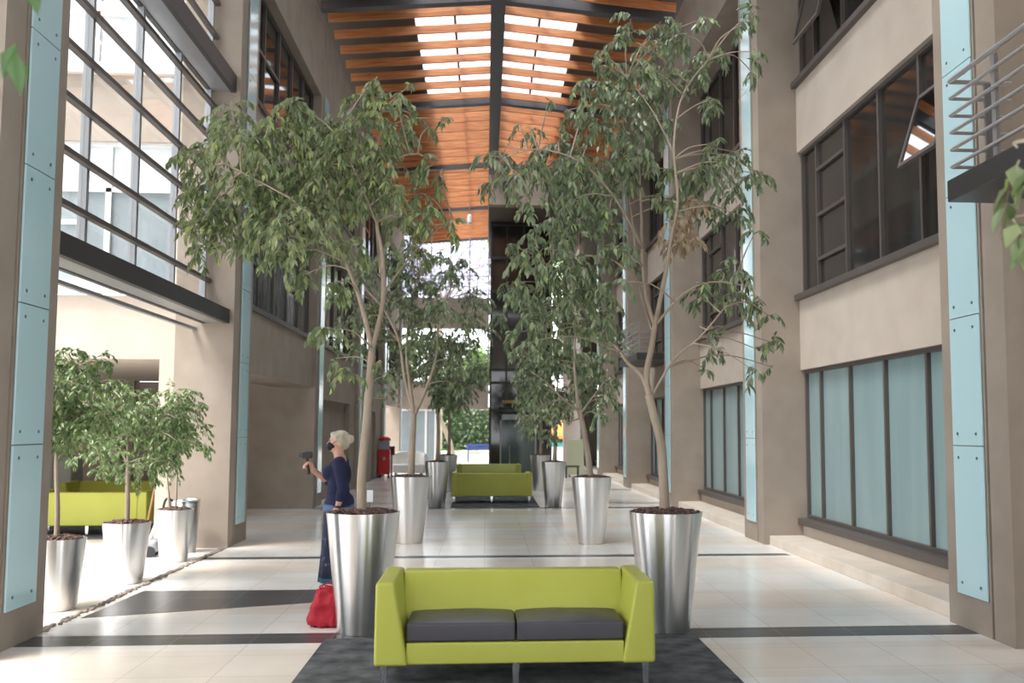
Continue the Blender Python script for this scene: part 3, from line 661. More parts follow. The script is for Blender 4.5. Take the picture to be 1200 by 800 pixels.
potted_tree('tallest weeping fig in a steel planter right of the front sofa',(1.505, 7.9, 0.002),(0.303, 0.195, 0.965),([(-0.005, 0.0, 0.918), (-0.015, 0.0, 1.238), (-0.035, 0.0, 1.528), (-0.095, 0.0, 1.778), (-0.135, 0.0, 1.938)],0.042,0.034),[([(-0.125, 0.0, 1.908), (-0.195, 0.0, 2.098), (-0.315, 0.0, 2.208), (-0.385, 0.1, 2.338), (-0.545, 0.2, 2.518), (-0.745, 0.3, 2.788)], 0.02, 0.007), ([(-0.125, 0.0, 1.908), (-0.155, 0.0, 2.098), (-0.105, 0.0, 2.358), (-0.085, 0.0, 2.498), (-0.065, 0.0, 2.608)], 0.028, 0.022), ([(-0.075, 0.0, 2.498), (-0.155, 0.0, 2.788), (-0.185, 0.0, 3.118), (-0.175, 0.1, 3.508), (-0.195, 0.1, 3.958), (-0.225, 0.2, 4.448)], 0.018, 0.007), ([(-0.065, 0.0, 2.598), (-0.005, -0.1, 2.958), (0.045, -0.1, 3.248), (0.085, -0.2, 3.558), (0.055, -0.2, 4.028), (0.135, -0.2, 4.468), (0.335, -0.3, 4.738)], 0.02, 0.006), ([(-0.095, 0.0, 2.458), (-0.175, 0.3, 2.948), (-0.195, 0.4, 3.428), (-0.255, 0.4, 3.848)], 0.013, 0.006), ([(-0.105, 0.0, 1.938), (0.045, -0.2, 2.228), (0.235, -0.3, 2.398), (0.425, -0.4, 2.638)], 0.011, 0.005), ([(-0.065, 0.0, 2.538), (0.095, -0.3, 2.748), (0.345, -0.3, 2.858), (0.635, -0.4, 2.808)], 0.012, 0.004), ([(-0.185, 0.0, 3.188), (-0.455, -0.2, 3.578), (-0.745, -0.3, 3.838), (-1.095, -0.3, 3.938), (-1.375, -0.3, 3.858)], 0.012, 0.004), ([(-0.145, 0.0, 2.828), (-0.385, 0.3, 3.128), (-0.675, 0.4, 3.188), (-0.985, 0.4, 3.108)], 0.012, 0.004), ([(0.055, -0.2, 3.958), (-0.055, 0.2, 4.458), (-0.265, 0.3, 4.798)], 0.01, 0.004)],
  [(-0.305, -0.2, 5.108, 0.069, 1), (-0.015, -0.02, 5.178, 0.085, 1), (-0.025, 0.23, 5.078, 0.117, 1), (0.075, -0.49, 4.878, 0.12, 1), (0.465, 0.52, 5.458, 0.091, 1), (-0.385, -0.52, 4.798, 0.093, 1), (-0.525, 0.27, 5.018, 0.066, 1), (-0.405, 0.38, 4.938, 0.112, 1), (-0.315, -0.53, 4.538, 0.126, 1), (0.085, 0.32, 4.828, 0.163, 1), (0.255, -0.15, 4.758, 0.112, 1), (0.515, 0.09, 4.988, 0.108, 1), (0.545, -0.54, 4.938, 0.073, 1), (0.675, -0.5, 5.068, 0.06, 1), (0.685, -0.35, 4.798, 0.068, 1), (0.955, 0.5, 4.928, 0.061, 1), (-0.675, -0.33, 4.478, 0.116, 1), (-0.385, 0.28, 4.618, 0.162, 1), (-0.085, 0.47, 4.618, 0.136, 1), (-0.805, 0.49, 4.538, 0.083, 1), (-1.005, -0.17, 4.388, 0.042, 1), (-0.585, -0.16, 4.248, 0.154, 1), (-0.305, 0.03, 4.258, 0.157, 1), (0.005, 0.3, 4.398, 0.118, 1), (0.315, -0.43, 4.338, 0.081, 1), (-1.215, 0.27, 4.338, 0.052, 1), (-1.125, 0.33, 4.298, 0.067, 1), (-1.365, 0.4, 4.098, 0.09, 1), (-1.515, -0.51, 3.778, 0.06, 1), (-1.465, 0.49, 3.848, 0.076, 1), (-1.315, -0.45, 3.708, 0.107, 1), (-1.095, -0.18, 3.868, 0.139, 1), (-0.895, 0.12, 4.108, 0.137, 1), (-0.905, 0.46, 3.888, 0.173, 1), (-0.735, -0.18, 3.868, 0.181, 1), (-0.595, 0.47, 3.748, 0.174, 1), (-0.415, 0.05, 3.868, 0.186, 1), (-0.485, -0.21, 3.438, 0.125, 1), (-0.265, -0.2, 3.958, 0.139, 1), (-0.825, -0.35, 3.498, 0.122, 1), (-1.175, -0.46, 3.468, 0.087, 1), (-0.965, -0.39, 3.278, 0.122, 1), (-1.105, 0.21, 3.348, 0.102, 1), (-0.665, 0.55, 3.448, 0.152, 1), (-0.895, -0.37, 3.038, 0.149, 1), (-1.175, -0.5, 3.008, 0.107, 1), (-1.265, 0.54, 3.278, 0.068, 1), (-1.005, 0.04, 2.898, 0.157, 1), (-0.655, -0.1, 3.018, 0.155, 1), (-0.745, -0.29, 2.738, 0.151, 1), (-1.185, 0.1, 2.828, 0.137, 1), (-0.905, 0.36, 2.718, 0.141, 1), (-1.135, -0.05, 2.588, 0.12, 1), (-1.295, -0.09, 2.868, 0.078, 1), (-0.495, -0.49, 3.098, 0.107, 1), (-0.475, 0.46, 2.878, 0.121, 1), (-0.465, -0.51, 2.818, 0.087, 1), (-0.485, -0.01, 2.568, 0.1, 1), (-1.295, 0.37, 2.468, 0.06, 1), (-1.215, -0.41, 2.328, 0.081, 1), (-0.985, 0.25, 2.468, 0.11, 1), (-0.755, 0.49, 2.568, 0.114, 1), (-0.555, 0.14, 2.638, 0.094, 1), (-0.225, 0.32, 3.178, 0.089, 1), (0.325, -0.43, 3.978, 0.074, 1), (0.305, -0.07, 3.848, 0.134, 1), (0.405, -0.39, 3.838, 0.102, 1), (0.715, 0.38, 3.868, 0.112, 1), (0.635, -0.23, 3.958, 0.076, 1), (0.755, -0.05, 3.848, 0.078, 1), (1.045, 0.55, 3.988, 0.053, 1), (0.245, 0.39, 3.728, 0.12, 1), (0.515, 0.52, 3.698, 0.106, 1), (0.595, -0.05, 3.488, 0.085, 1), (0.795, -0.01, 3.338, 0.064, 1), (0.145, 0.25, 3.938, 0.103, 1), (-0.025, -0.02, 3.598, 0.085, 1), (0.255, -0.23, 2.868, 0.083, 1), (0.465, -0.11, 2.968, 0.105, 1), (0.575, -0.39, 2.948, 0.088, 1), (0.345, -0.14, 2.738, 0.084, 1), (0.745, 0.54, 2.878, 0.099, 1), (0.935, 0.51, 2.858, 0.076, 1), (0.945, 0.14, 2.638, 0.058, 1), (0.935, 0.0, 2.388, 0.078, 1), (0.765, -0.18, 2.308, 0.063, 1), (0.615, -0.45, 2.138, 0.054, 1), (0.285, -0.25, 2.508, 0.062, 1), (0.495, 0.31, 2.388, 0.067, 1), (0.435, 0.4, 2.188, 0.052, 1), (0.485, -0.15, 2.488, 0.035, 1), (1.035, 0.31, 2.198, 0.044, 1), (0.755, 0.3, 2.638, 0.044, 1)],
  M['leaf_cool'],0.086,0.035,102,1.65,None,1,[(0.155, 0.04, 3.418, 0.129, 1), (0.115, 0.03, 3.238, 0.086, 1), (0.295, 0.05, 3.618, 0.086, 1), (0.215, -0.03, 3.308, 0.071, 1)])
potted_tree('weeping fig with three slim stems in the middle left steel planter',(-1.09, 14.05, 0.002),(0.292, 0.19, 0.955),([(0.01, 0.0, 0.888), (0.02, 0.0, 1.298), (0.03, 0.0, 1.608), (0.04, 0.0, 1.868)],0.05,0.042),[([(0.04, 0.0, 1.838), (-0.11, 0.0, 2.428), (-0.19, 0.0, 2.928), (-0.38, -0.2, 3.348), (-0.64, -0.3, 3.648)], 0.03, 0.01), ([(0.04, 0.0, 1.838), (-0.04, 0.0, 2.368), (-0.08, 0.0, 2.808), (-0.06, 0.2, 3.468), (0.06, 0.2, 3.988)], 0.032, 0.01), ([(0.04, 0.0, 1.838), (0.24, 0.0, 2.308), (0.36, 0.0, 2.748), (0.4, -0.2, 3.298), (0.59, -0.3, 3.728)], 0.03, 0.01), ([(-0.08, 0.0, 2.808), (-0.39, 0.3, 3.148), (-0.65, 0.4, 3.588)], 0.016, 0.006), ([(0.36, 0.0, 2.748), (0.64, 0.3, 3.028), (0.89, 0.3, 3.488)], 0.014, 0.006)],
  [(-1.1, 0.33, 3.668, 0.156, 1), (-0.7, -0.35, 3.888, 0.173, 1), (-0.43, -0.02, 4.198, 0.177, 1), (-0.15, 0.43, 4.018, 0.235, 1), (0.18, 0.31, 3.808, 0.207, 1), (0.53, -0.33, 3.908, 0.173, 1), (0.82, 0.71, 3.748, 0.186, 1), (-0.26, 0.24, 3.598, 0.232, 1), (0.13, 0.13, 3.398, 0.23, 1), (0.49, -0.78, 3.348, 0.191, 1), (0.77, 0.08, 3.268, 0.178, 1), (1.03, -0.4, 3.528, 0.111, 1), (-0.58, 0.27, 3.408, 0.207, 1), (-0.91, -0.06, 3.238, 0.164, 1), (-1.24, 0.51, 2.968, 0.118, 1), (-0.82, 0.24, 2.888, 0.155, 1), (-0.4, 0.48, 3.038, 0.183, 1), (0.1, -0.24, 2.978, 0.199, 1), (0.45, 0.23, 3.028, 0.193, 1), (0.83, 0.38, 2.978, 0.169, 1), (1.09, 0.53, 3.188, 0.105, 1), (0.66, -0.24, 2.608, 0.149, 1), (0.25, 0.55, 2.658, 0.158, 1), (0.96, 0.59, 2.598, 0.119, 1), (-0.57, 0.3, 2.438, 0.104, 1), (-0.42, 0.76, 2.208, 0.107, 1), (-0.74, 0.73, 2.098, 0.08, 1), (-0.16, 0.03, 2.558, 0.127, 1), (0.38, 0.05, 4.228, 0.153, 1), (-0.02, -0.53, 4.298, 0.122, 1), (0.75, 0.54, 4.188, 0.118, 1), (1.29, 0.7, 3.408, 0.133, 1), (0.66, -0.04, 2.308, 0.101, 1)],
  M['leaf_cool'],0.09,0.04,103,1.2,None,1,[])
potted_tree('weeping fig in the middle right steel planter with crown leaning left',(1.55, 13.85, 0.002),(0.292, 0.19, 0.955),([(-0.01, 0.0, 0.908), (-0.05, 0.0, 1.248), (-0.11, 0.0, 1.618), (-0.18, 0.0, 1.928)],0.048,0.036),[([(-0.18, 0.0, 1.908), (-0.23, 0.0, 2.308), (-0.25, 0.0, 2.618), (-0.22, 0.2, 3.088), (-0.14, 0.3, 3.548)], 0.028, 0.01), ([(-0.18, 0.0, 1.908), (-0.43, -0.2, 2.078), (-0.69, -0.3, 2.318), (-0.91, -0.4, 2.468)], 0.018, 0.007), ([(-0.17, 0.0, 1.868), (0.0, -0.2, 2.118), (0.18, -0.3, 2.358)], 0.014, 0.006), ([(-0.2, 0.0, 2.118), (0.01, 0.2, 2.318), (0.28, 0.3, 2.558)], 0.012, 0.005), ([(-0.17, 0.0, 1.808), (-0.39, 0.3, 1.748), (-0.64, 0.4, 1.838)], 0.012, 0.005)],
  [(-0.65, 0.29, 2.958, 0.178, 1), (-0.33, 0.33, 3.158, 0.179, 1), (0.0, 0.35, 3.228, 0.205, 1), (0.21, -0.49, 2.898, 0.145, 1), (-0.9, 0.42, 2.578, 0.18, 1), (-0.6, 0.12, 2.628, 0.202, 1), (-0.27, 0.25, 2.768, 0.203, 1), (0.01, -0.12, 2.618, 0.186, 1), (0.3, 0.19, 2.448, 0.152, 1), (-1.05, 0.41, 2.188, 0.129, 1), (-0.76, 0.21, 2.248, 0.19, 1), (-0.45, 0.33, 2.198, 0.192, 1), (-0.71, -0.71, 1.858, 0.154, 1), (-0.96, -0.51, 1.818, 0.132, 1), (-0.4, -0.09, 1.928, 0.161, 1), (-0.01, 0.23, 2.188, 0.165, 1), (0.18, -0.42, 2.108, 0.133, 1), (-0.84, 0.28, 1.618, 0.102, 1), (-0.59, 0.2, 1.578, 0.101, 1), (0.01, -0.69, 1.858, 0.095, 1), (0.33, -0.04, 2.058, 0.075, 1), (-0.27, -0.41, 3.518, 0.194, 1), (0.01, -0.67, 3.608, 0.166, 1), (-0.53, -0.55, 3.488, 0.168, 1), (-0.81, -0.27, 3.278, 0.171, 1)],
  M['leaf_cool'],0.09,0.04,104,1.3,None,1,[])
potted_tree('weeping fig behind the far lime sofas on the left, nearer of that pair',(-1.02, 20.35, 0.002),(0.26, 0.175, 0.95),([(0.01, 0.0, 0.908), (0.02, 0.0, 1.548), (0.0, 0.0, 2.038)],0.045,0.035),[([(0.0, 0.0, 1.998), (-0.24, 0.2, 2.648), (-0.49, 0.3, 3.108)], 0.025, 0.008), ([(0.0, 0.0, 1.998), (0.06, 0.0, 2.728), (0.01, 0.2, 3.478)], 0.025, 0.008), ([(0.0, 0.0, 1.998), (0.29, -0.3, 2.568), (0.51, -0.4, 3.028)], 0.025, 0.008)],
  [(0.55, -0.64, 2.438, 0.25, 1), (0.04, -0.61, 2.428, 0.214, 1), (-0.34, -0.93, 3.408, 0.17, 1), (0.76, -0.07, 2.848, 0.218, 1), (0.04, -0.24, 2.978, 0.218, 1), (-0.06, 0.22, 3.328, 0.283, 1), (0.13, 0.18, 3.048, 0.172, 1), (-0.7, -0.52, 3.098, 0.207, 1), (0.11, 0.81, 2.538, 0.177, 1), (0.17, -1.0, 2.448, 0.215, 1), (0.08, -0.19, 2.608, 0.191, 1), (-0.37, -0.44, 2.838, 0.166, 1), (0.35, -0.18, 3.418, 0.241, 1), (0.38, -0.77, 2.268, 0.259, 1), (0.35, 0.66, 2.708, 0.261, 1), (-0.16, -0.25, 3.628, 0.215, 1), (0.37, -0.93, 3.408, 0.194, 1), (-0.65, 0.23, 3.338, 0.271, 1), (-0.54, -0.81, 2.928, 0.164, 1), (0.06, 0.09, 2.318, 0.217, 1), (0.32, -0.32, 2.478, 0.247, 1), (-0.22, 0.16, 3.378, 0.221, 1)],
  M['leaf_cool'],0.11,0.05,105,0.595,None,1,[])
potted_tree('weeping fig at the near right corner of the far rug',(1.46, 20.35, 0.002),(0.26, 0.175, 0.95),([(0.02, 0.0, 0.878), (0.04, 0.0, 1.518), (0.02, 0.0, 2.008)],0.045,0.035),[([(0.02, 0.0, 1.968), (-0.19, 0.2, 2.618), (-0.43, 0.3, 3.088)], 0.025, 0.008), ([(0.02, 0.0, 1.968), (0.09, 0.0, 2.708), (0.07, 0.2, 3.468)], 0.025, 0.008), ([(0.02, 0.0, 1.968), (0.29, -0.3, 2.548), (0.5, -0.4, 3.018)], 0.025, 0.008)],
  [(0.77, 0.92, 3.068, 0.168, 1), (0.64, 0.64, 2.468, 0.243, 1), (-0.18, -0.16, 3.158, 0.219, 1), (-0.37, 0.63, 3.208, 0.177, 1), (-0.36, 0.28, 2.608, 0.237, 1), (0.68, -0.26, 2.808, 0.211, 1), (-0.36, -0.72, 2.628, 0.153, 1), (0.51, 0.19, 2.718, 0.191, 1), (-0.45, 0.13, 2.298, 0.213, 1), (-0.25, 0.91, 2.998, 0.164, 1), (-0.04, 0.94, 2.588, 0.22, 1), (0.62, 0.22, 2.818, 0.176, 1), (0.48, -0.3, 3.208, 0.232, 1), (0.61, 0.79, 3.238, 0.25, 1), (-0.45, -1.0, 2.158, 0.247, 1), (0.27, -0.78, 2.208, 0.224, 1), (-0.47, 0.13, 2.668, 0.209, 1), (0.48, 0.23, 3.068, 0.248, 1), (-0.42, -0.72, 2.198, 0.244, 1), (-0.48, 0.26, 2.668, 0.259, 1)],
  M['leaf_cool'],0.11,0.05,106,0.595,None,1,[])
potted_tree('farthest weeping fig on the left side of the far rug',(-1.0, 25.5, 0.002),(0.26, 0.175, 0.95),([(0.03, 0.0, 0.888), (0.04, 0.0, 1.678), (0.02, 0.0, 2.288)],0.045,0.035),[([(0.02, 0.0, 2.248), (-0.28, 0.2, 3.058), (-0.59, 0.3, 3.638)], 0.025, 0.008), ([(0.02, 0.0, 2.248), (0.1, 0.0, 3.158), (0.03, 0.2, 4.098)], 0.025, 0.008), ([(0.02, 0.0, 2.248), (0.38, -0.3, 2.968), (0.65, -0.4, 3.548)], 0.025, 0.008)],
  [(0.07, 0.78, 2.778, 0.21, 1), (-0.43, -0.25, 3.558, 0.167, 1), (0.76, -0.14, 3.198, 0.19, 1), (0.15, -0.55, 2.548, 0.21, 1), (0.33, -0.42, 3.628, 0.231, 1), (0.39, 0.94, 2.858, 0.27, 1), (-0.59, -0.24, 3.318, 0.236, 1), (0.66, 0.92, 3.078, 0.237, 1), (-0.02, 0.83, 3.188, 0.269, 1), (-0.61, 0.19, 3.158, 0.264, 1), (-0.1, -0.48, 3.858, 0.202, 1), (0.18, 0.96, 3.768, 0.279, 1), (0.22, -0.01, 3.408, 0.177, 1), (0.22, -0.17, 2.588, 0.21, 1), (-0.23, -0.36, 3.498, 0.216, 1), (-0.34, 0.97, 3.038, 0.237, 1)],
  M['leaf_cool'],0.11,0.05,107,0.595,None,1,[])
potted_tree('farthest weeping fig on the right, beside the lift tower',(1.47, 25.5, 0.002),(0.26, 0.175, 0.95),([(0.0, 0.0, 0.858), (0.02, 0.0, 1.658), (-0.01, 0.0, 2.278)],0.045,0.035),[([(-0.01, 0.0, 2.238), (-0.28, 0.2, 3.048), (-0.58, 0.3, 3.638)], 0.025, 0.008), ([(-0.01, 0.0, 2.238), (0.08, 0.0, 3.158), (0.04, 0.2, 4.098)], 0.025, 0.008), ([(-0.01, 0.0, 2.238), (0.34, -0.3, 2.958), (0.6, -0.4, 3.548)], 0.025, 0.008)],
  [(0.01, -0.02, 2.898, 0.206, 1), (0.06, -0.43, 2.958, 0.204, 1), (0.53, -0.05, 3.458, 0.248, 1), (0.04, -0.76, 2.568, 0.187, 1), (0.11, 0.24, 2.928, 0.187, 1), (0.55, -0.11, 3.428, 0.253, 1), (0.06, -0.41, 3.418, 0.193, 1), (-0.4, 0.56, 3.628, 0.265, 1), (0.18, 0.65, 3.328, 0.237, 1), (-0.29, -0.97, 3.518, 0.174, 1), (-0.21, 0.07, 3.098, 0.269, 1), (0.3, -0.45, 3.508, 0.192, 1), (0.5, 0.87, 3.498, 0.271, 1), (0.31, 0.56, 3.608, 0.213, 1), (-0.4, -0.51, 3.378, 0.176, 1), (-0.24, -0.46, 2.488, 0.163, 1)],
  M['leaf_cool'],0.11,0.05,108,0.595,None,1,[])
potted_tree('round-headed small fig in a steel pot, middle of the court row',(-3.84, 10.6, 0.002),(0.242, 0.178, 0.64),([(0.0, 0.0, 0.588), (0.0, 0.0, 0.838), (-0.01, 0.0, 1.068), (-0.01, 0.0, 1.268)],0.026,0.022),[([(-0.01, 0.0, 1.248), (-0.11, 0.0, 1.428), (-0.26, -0.1, 1.658), (-0.36, -0.2, 1.838)], 0.016, 0.006), ([(-0.01, 0.0, 1.248), (-0.03, 0.0, 1.568), (-0.04, 0.0, 1.888)], 0.016, 0.006), ([(-0.01, 0.0, 1.248), (0.05, 0.1, 1.458), (0.22, 0.2, 1.708), (0.35, 0.2, 1.848)], 0.015, 0.005)],
  [(-0.24, -0.35, 1.918, 0.152, 1), (0.26, 0.49, 1.808, 0.174, 1), (0.42, -0.21, 1.608, 0.165, 1), (-0.4, 0.11, 1.998, 0.11, 1), (-0.29, -0.03, 1.618, 0.139, 1), (-0.14, 0.14, 1.688, 0.117, 1), (-0.15, 0.1, 1.238, 0.157, 1), (0.17, 0.24, 1.318, 0.113, 1), (-0.03, -0.38, 1.758, 0.097, 1), (0.05, 0.26, 1.808, 0.119, 1), (0.55, -0.2, 1.708, 0.119, 1), (0.36, 0.03, 1.738, 0.149, 1), (0.2, -0.16, 1.258, 0.148, 1), (0.55, -0.2, 1.748, 0.119, 1), (-0.18, 0.03, 1.518, 0.111, 1), (0.27, -0.04, 1.568, 0.143, 1), (0.48, -0.14, 1.658, 0.123, 1), (-0.29, 0.25, 1.278, 0.138, 1), (-0.21, 0.09, 1.378, 0.152, 1), (0.64, -0.46, 1.518, 0.098, 1), (0.05, -0.25, 2.058, 0.099, 1), (0.06, -0.04, 1.918, 0.141, 1), (-0.05, 0.42, 1.658, 0.118, 1), (0.08, 0.39, 1.718, 0.16, 1), (0.44, 0.05, 1.848, 0.126, 1), (-0.08, -0.49, 1.418, 0.149, 1), (0.27, 0.28, 1.418, 0.162, 1), (0.06, -0.07, 1.728, 0.167, 1), (0.23, 0.08, 1.518, 0.145, 1), (0.18, 0.21, 1.788, 0.17, 1), (-0.38, 0.13, 1.728, 0.125, 1), (0.05, -0.02, 1.548, 0.111, 1), (-0.41, 0.41, 2.088, 0.116, 1), (0.54, -0.11, 1.528, 0.137, 1), (-0.21, -0.11, 1.538, 0.141, 1), (0.01, 0.35, 1.938, 0.135, 1), (0.58, -0.3, 1.518, 0.1, 1), (-0.45, -0.2, 1.638, 0.108, 1), (-0.23, 0.33, 2.108, 0.15, 1), (0.17, -0.43, 1.798, 0.126, 1), (-0.61, 0.34, 1.568, 0.138, 1), (-0.61, 0.19, 1.328, 0.097, 1), (0.49, -0.07, 1.618, 0.114, 1), (0.42, -0.21, 1.298, 0.112, 1), (-0.39, 0.28, 1.208, 0.118, 1), (0.07, 0.41, 1.168, 0.099, 1)],
  M['leaf_court'],0.062,0.03,109,1.3,None,0.8,[])
potted_tree('twin-stemmed small fig in a steel pot at the rear of the court row',(-3.86, 12.25, 0.002),(0.222, 0.165, 0.64),([(-0.06, 0.0, 0.568), (-0.09, 0.0, 0.868), (-0.13, 0.0, 1.188)],0.016,0.013),[([(0.01, 0.0, 0.568), (0.01, 0.0, 0.918), (0.01, 0.0, 1.288), (0.04, 0.0, 1.668)], 0.016, 0.008), ([(-0.13, 0.0, 1.158), (-0.13, 0.0, 1.448), (-0.09, 0.0, 1.768)], 0.012, 0.006), ([(0.01, 0.0, 1.238), (0.21, -0.1, 1.558), (0.33, -0.2, 1.768)], 0.01, 0.005), ([(-0.13, 0.0, 1.158), (-0.35, 0.2, 1.338), (-0.48, 0.3, 1.558)], 0.01, 0.005)],
  [(0.15, -0.29, 2.048, 0.132, 1), (0.0, -0.02, 1.658, 0.148, 1), (-0.3, 0.04, 1.588, 0.128, 1), (0.01, 0.0, 1.898, 0.158, 1), (0.0, -0.14, 1.948, 0.138, 1), (0.02, -0.28, 1.838, 0.137, 1), (0.03, 0.07, 1.888, 0.159, 1), (-0.22, 0.25, 2.048, 0.127, 1), (0.35, -0.35, 1.448, 0.154, 1), (-0.03, -0.22, 1.618, 0.113, 1), (-0.21, 0.26, 1.848, 0.172, 1), (-0.21, 0.23, 1.768, 0.15, 1), (-0.24, 0.13, 1.328, 0.168, 1), (-0.14, -0.38, 1.698, 0.146, 1), (0.04, 0.18, 2.088, 0.104, 1), (-0.29, 0.38, 1.388, 0.126, 1), (-0.22, 0.4, 1.738, 0.169, 1), (-0.17, 0.16, 1.688, 0.15, 1), (0.06, -0.36, 1.488, 0.131, 1), (0.02, 0.27, 1.508, 0.166, 1), (0.05, -0.22, 1.708, 0.154, 1), (0.15, 0.12, 1.638, 0.167, 1), (-0.26, 0.36, 1.838, 0.131, 1), (-0.15, 0.17, 1.558, 0.175, 1), (0.33, -0.29, 1.928, 0.097, 1), (0.34, -0.17, 1.668, 0.087, 1), (-0.18, 0.33, 1.118, 0.113, 1), (-0.23, -0.28, 1.868, 0.13, 1), (-0.3, 0.09, 1.018, 0.078, 1)],
  M['leaf_court'],0.062,0.03,110,1.3,None,0.8,[])
potted_tree('small fig half hidden by the nearest left pillar in the court',(-3.9, 9.1, 0.002),(0.235, 0.175, 0.64),([(-0.02, 0.0, 0.568), (-0.02, 0.0, 0.878), (-0.04, 0.0, 1.188), (-0.05, 0.0, 1.418)],0.024,0.018),[([(-0.05, 0.0, 1.408), (-0.11, 0.0, 1.738), (-0.09, 0.1, 2.018), (0.01, 0.2, 2.228)], 0.014, 0.006), ([(-0.05, 0.0, 1.408), (0.0, 0.2, 1.658), (0.14, 0.3, 1.908)], 0.013, 0.006), ([(-0.05, 0.0, 1.408), (-0.22, 0.0, 1.658), (-0.35, 0.0, 1.888)], 0.013, 0.006)],
  [(-0.09, -0.07, 1.748, 0.142, 1), (0.38, -0.27, 1.758, 0.119, 1), (0.24, 0.1, 1.788, 0.101, 1), (0.01, -0.37, 1.838, 0.1, 1), (-0.27, -0.31, 1.718, 0.103, 1), (0.07, -0.1, 1.578, 0.162, 1), (-0.15, -0.34, 1.998, 0.16, 1), (0.52, -0.35, 1.778, 0.113, 1), (0.04, 0.06, 1.788, 0.12, 1), (-0.05, 0.19, 2.068, 0.141, 1), (-0.38, 0.3, 2.098, 0.14, 1), (0.19, -0.29, 1.848, 0.108, 1), (-0.16, -0.05, 2.138, 0.119, 1), (-0.25, -0.15, 2.028, 0.117, 1), (0.02, 0.08, 2.228, 0.116, 1), (-0.35, -0.01, 2.028, 0.159, 1), (-0.24, 0.35, 2.128, 0.172, 1), (0.23, -0.1, 1.718, 0.149, 1), (0.3, -0.36, 1.658, 0.096, 1), (-0.33, 0.16, 2.218, 0.14, 1), (0.25, -0.28, 2.048, 0.142, 1), (-0.4, 0.11, 2.068, 0.131, 1), (0.19, 0.0, 2.238, 0.131, 1), (-0.25, 0.33, 1.988, 0.152, 1), (-0.36, 0.04, 2.218, 0.156, 1), (-0.14, 0.1, 1.648, 0.146, 1), (0.35, -0.19, 1.848, 0.107, 1), (0.03, 0.04, 1.828, 0.152, 1), (0.21, -0.2, 1.748, 0.122, 1), (-0.04, 0.2, 1.988, 0.132, 1), (-0.48, 0.01, 2.008, 0.155, 1), (0.24, -0.29, 2.048, 0.123, 1), (-0.21, -0.21, 1.598, 0.161, 1), (0.12, -0.1, 1.748, 0.113, 1), (-0.08, 0.19, 1.608, 0.142, 1), (0.07, -0.26, 1.858, 0.123, 1), (-0.35, 0.17, 1.668, 0.167, 1), (-0.24, 0.12, 2.178, 0.143, 1), (0.05, -0.33, 1.968, 0.155, 1), (-0.03, 0.13, 2.278, 0.156, 1), (0.49, -0.33, 2.198, 0.095, 1), (0.56, -0.3, 2.078, 0.079, 1), (0.22, 0.08, 2.298, 0.116, 1), (0.14, -0.21, 2.338, 0.08, 1), (-0.12, 0.3, 1.498, 0.102, 1)],
  M['leaf_court'],0.062,0.03,111,1.3,None,0.8,[])
potted_tree('weeping fig closest to the camera on the left, few leaves showing',(-1.3,1.7,.002),(.3,.2,.96),([(0,0,.92),(.02,.1,1.6),(-.02,.2,2.2)],.04,.03),[([(-.02,.2,2.2),(.0,.35,2.6),(.12,.5,2.75)],.015,.005),([(-.02,.2,2.2),(-.2,.1,2.7),(-.4,.1,2.9)],.015,.005)],[(.22,.5,2.80,.04,.6),(-.4,.1,2.8,.2,.6),(-.1,-.2,2.9,.2,.6)],M['leaf_backlit'],.075,.04,112,.5,leaves=[((.225,.48,2.50),(.15,.0,-1),(.4,-1,.2),.10,.045),((.215,.5,2.53),(-.3,0,-.9),(.3,-1,.3),.09,.04),((.24,.5,2.68),(.25,.0,-1),(.2,-1,.3),.08,.04)])
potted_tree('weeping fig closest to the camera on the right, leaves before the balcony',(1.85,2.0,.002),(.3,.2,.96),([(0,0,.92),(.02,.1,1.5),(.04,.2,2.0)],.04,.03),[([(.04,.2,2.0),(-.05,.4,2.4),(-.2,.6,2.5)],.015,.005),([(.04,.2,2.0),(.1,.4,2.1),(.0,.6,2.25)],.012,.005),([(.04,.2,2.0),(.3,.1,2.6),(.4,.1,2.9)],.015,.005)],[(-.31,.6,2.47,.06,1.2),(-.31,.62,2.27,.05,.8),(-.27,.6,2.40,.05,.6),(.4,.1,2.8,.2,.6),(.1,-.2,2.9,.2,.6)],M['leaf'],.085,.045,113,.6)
#ENDTREES#

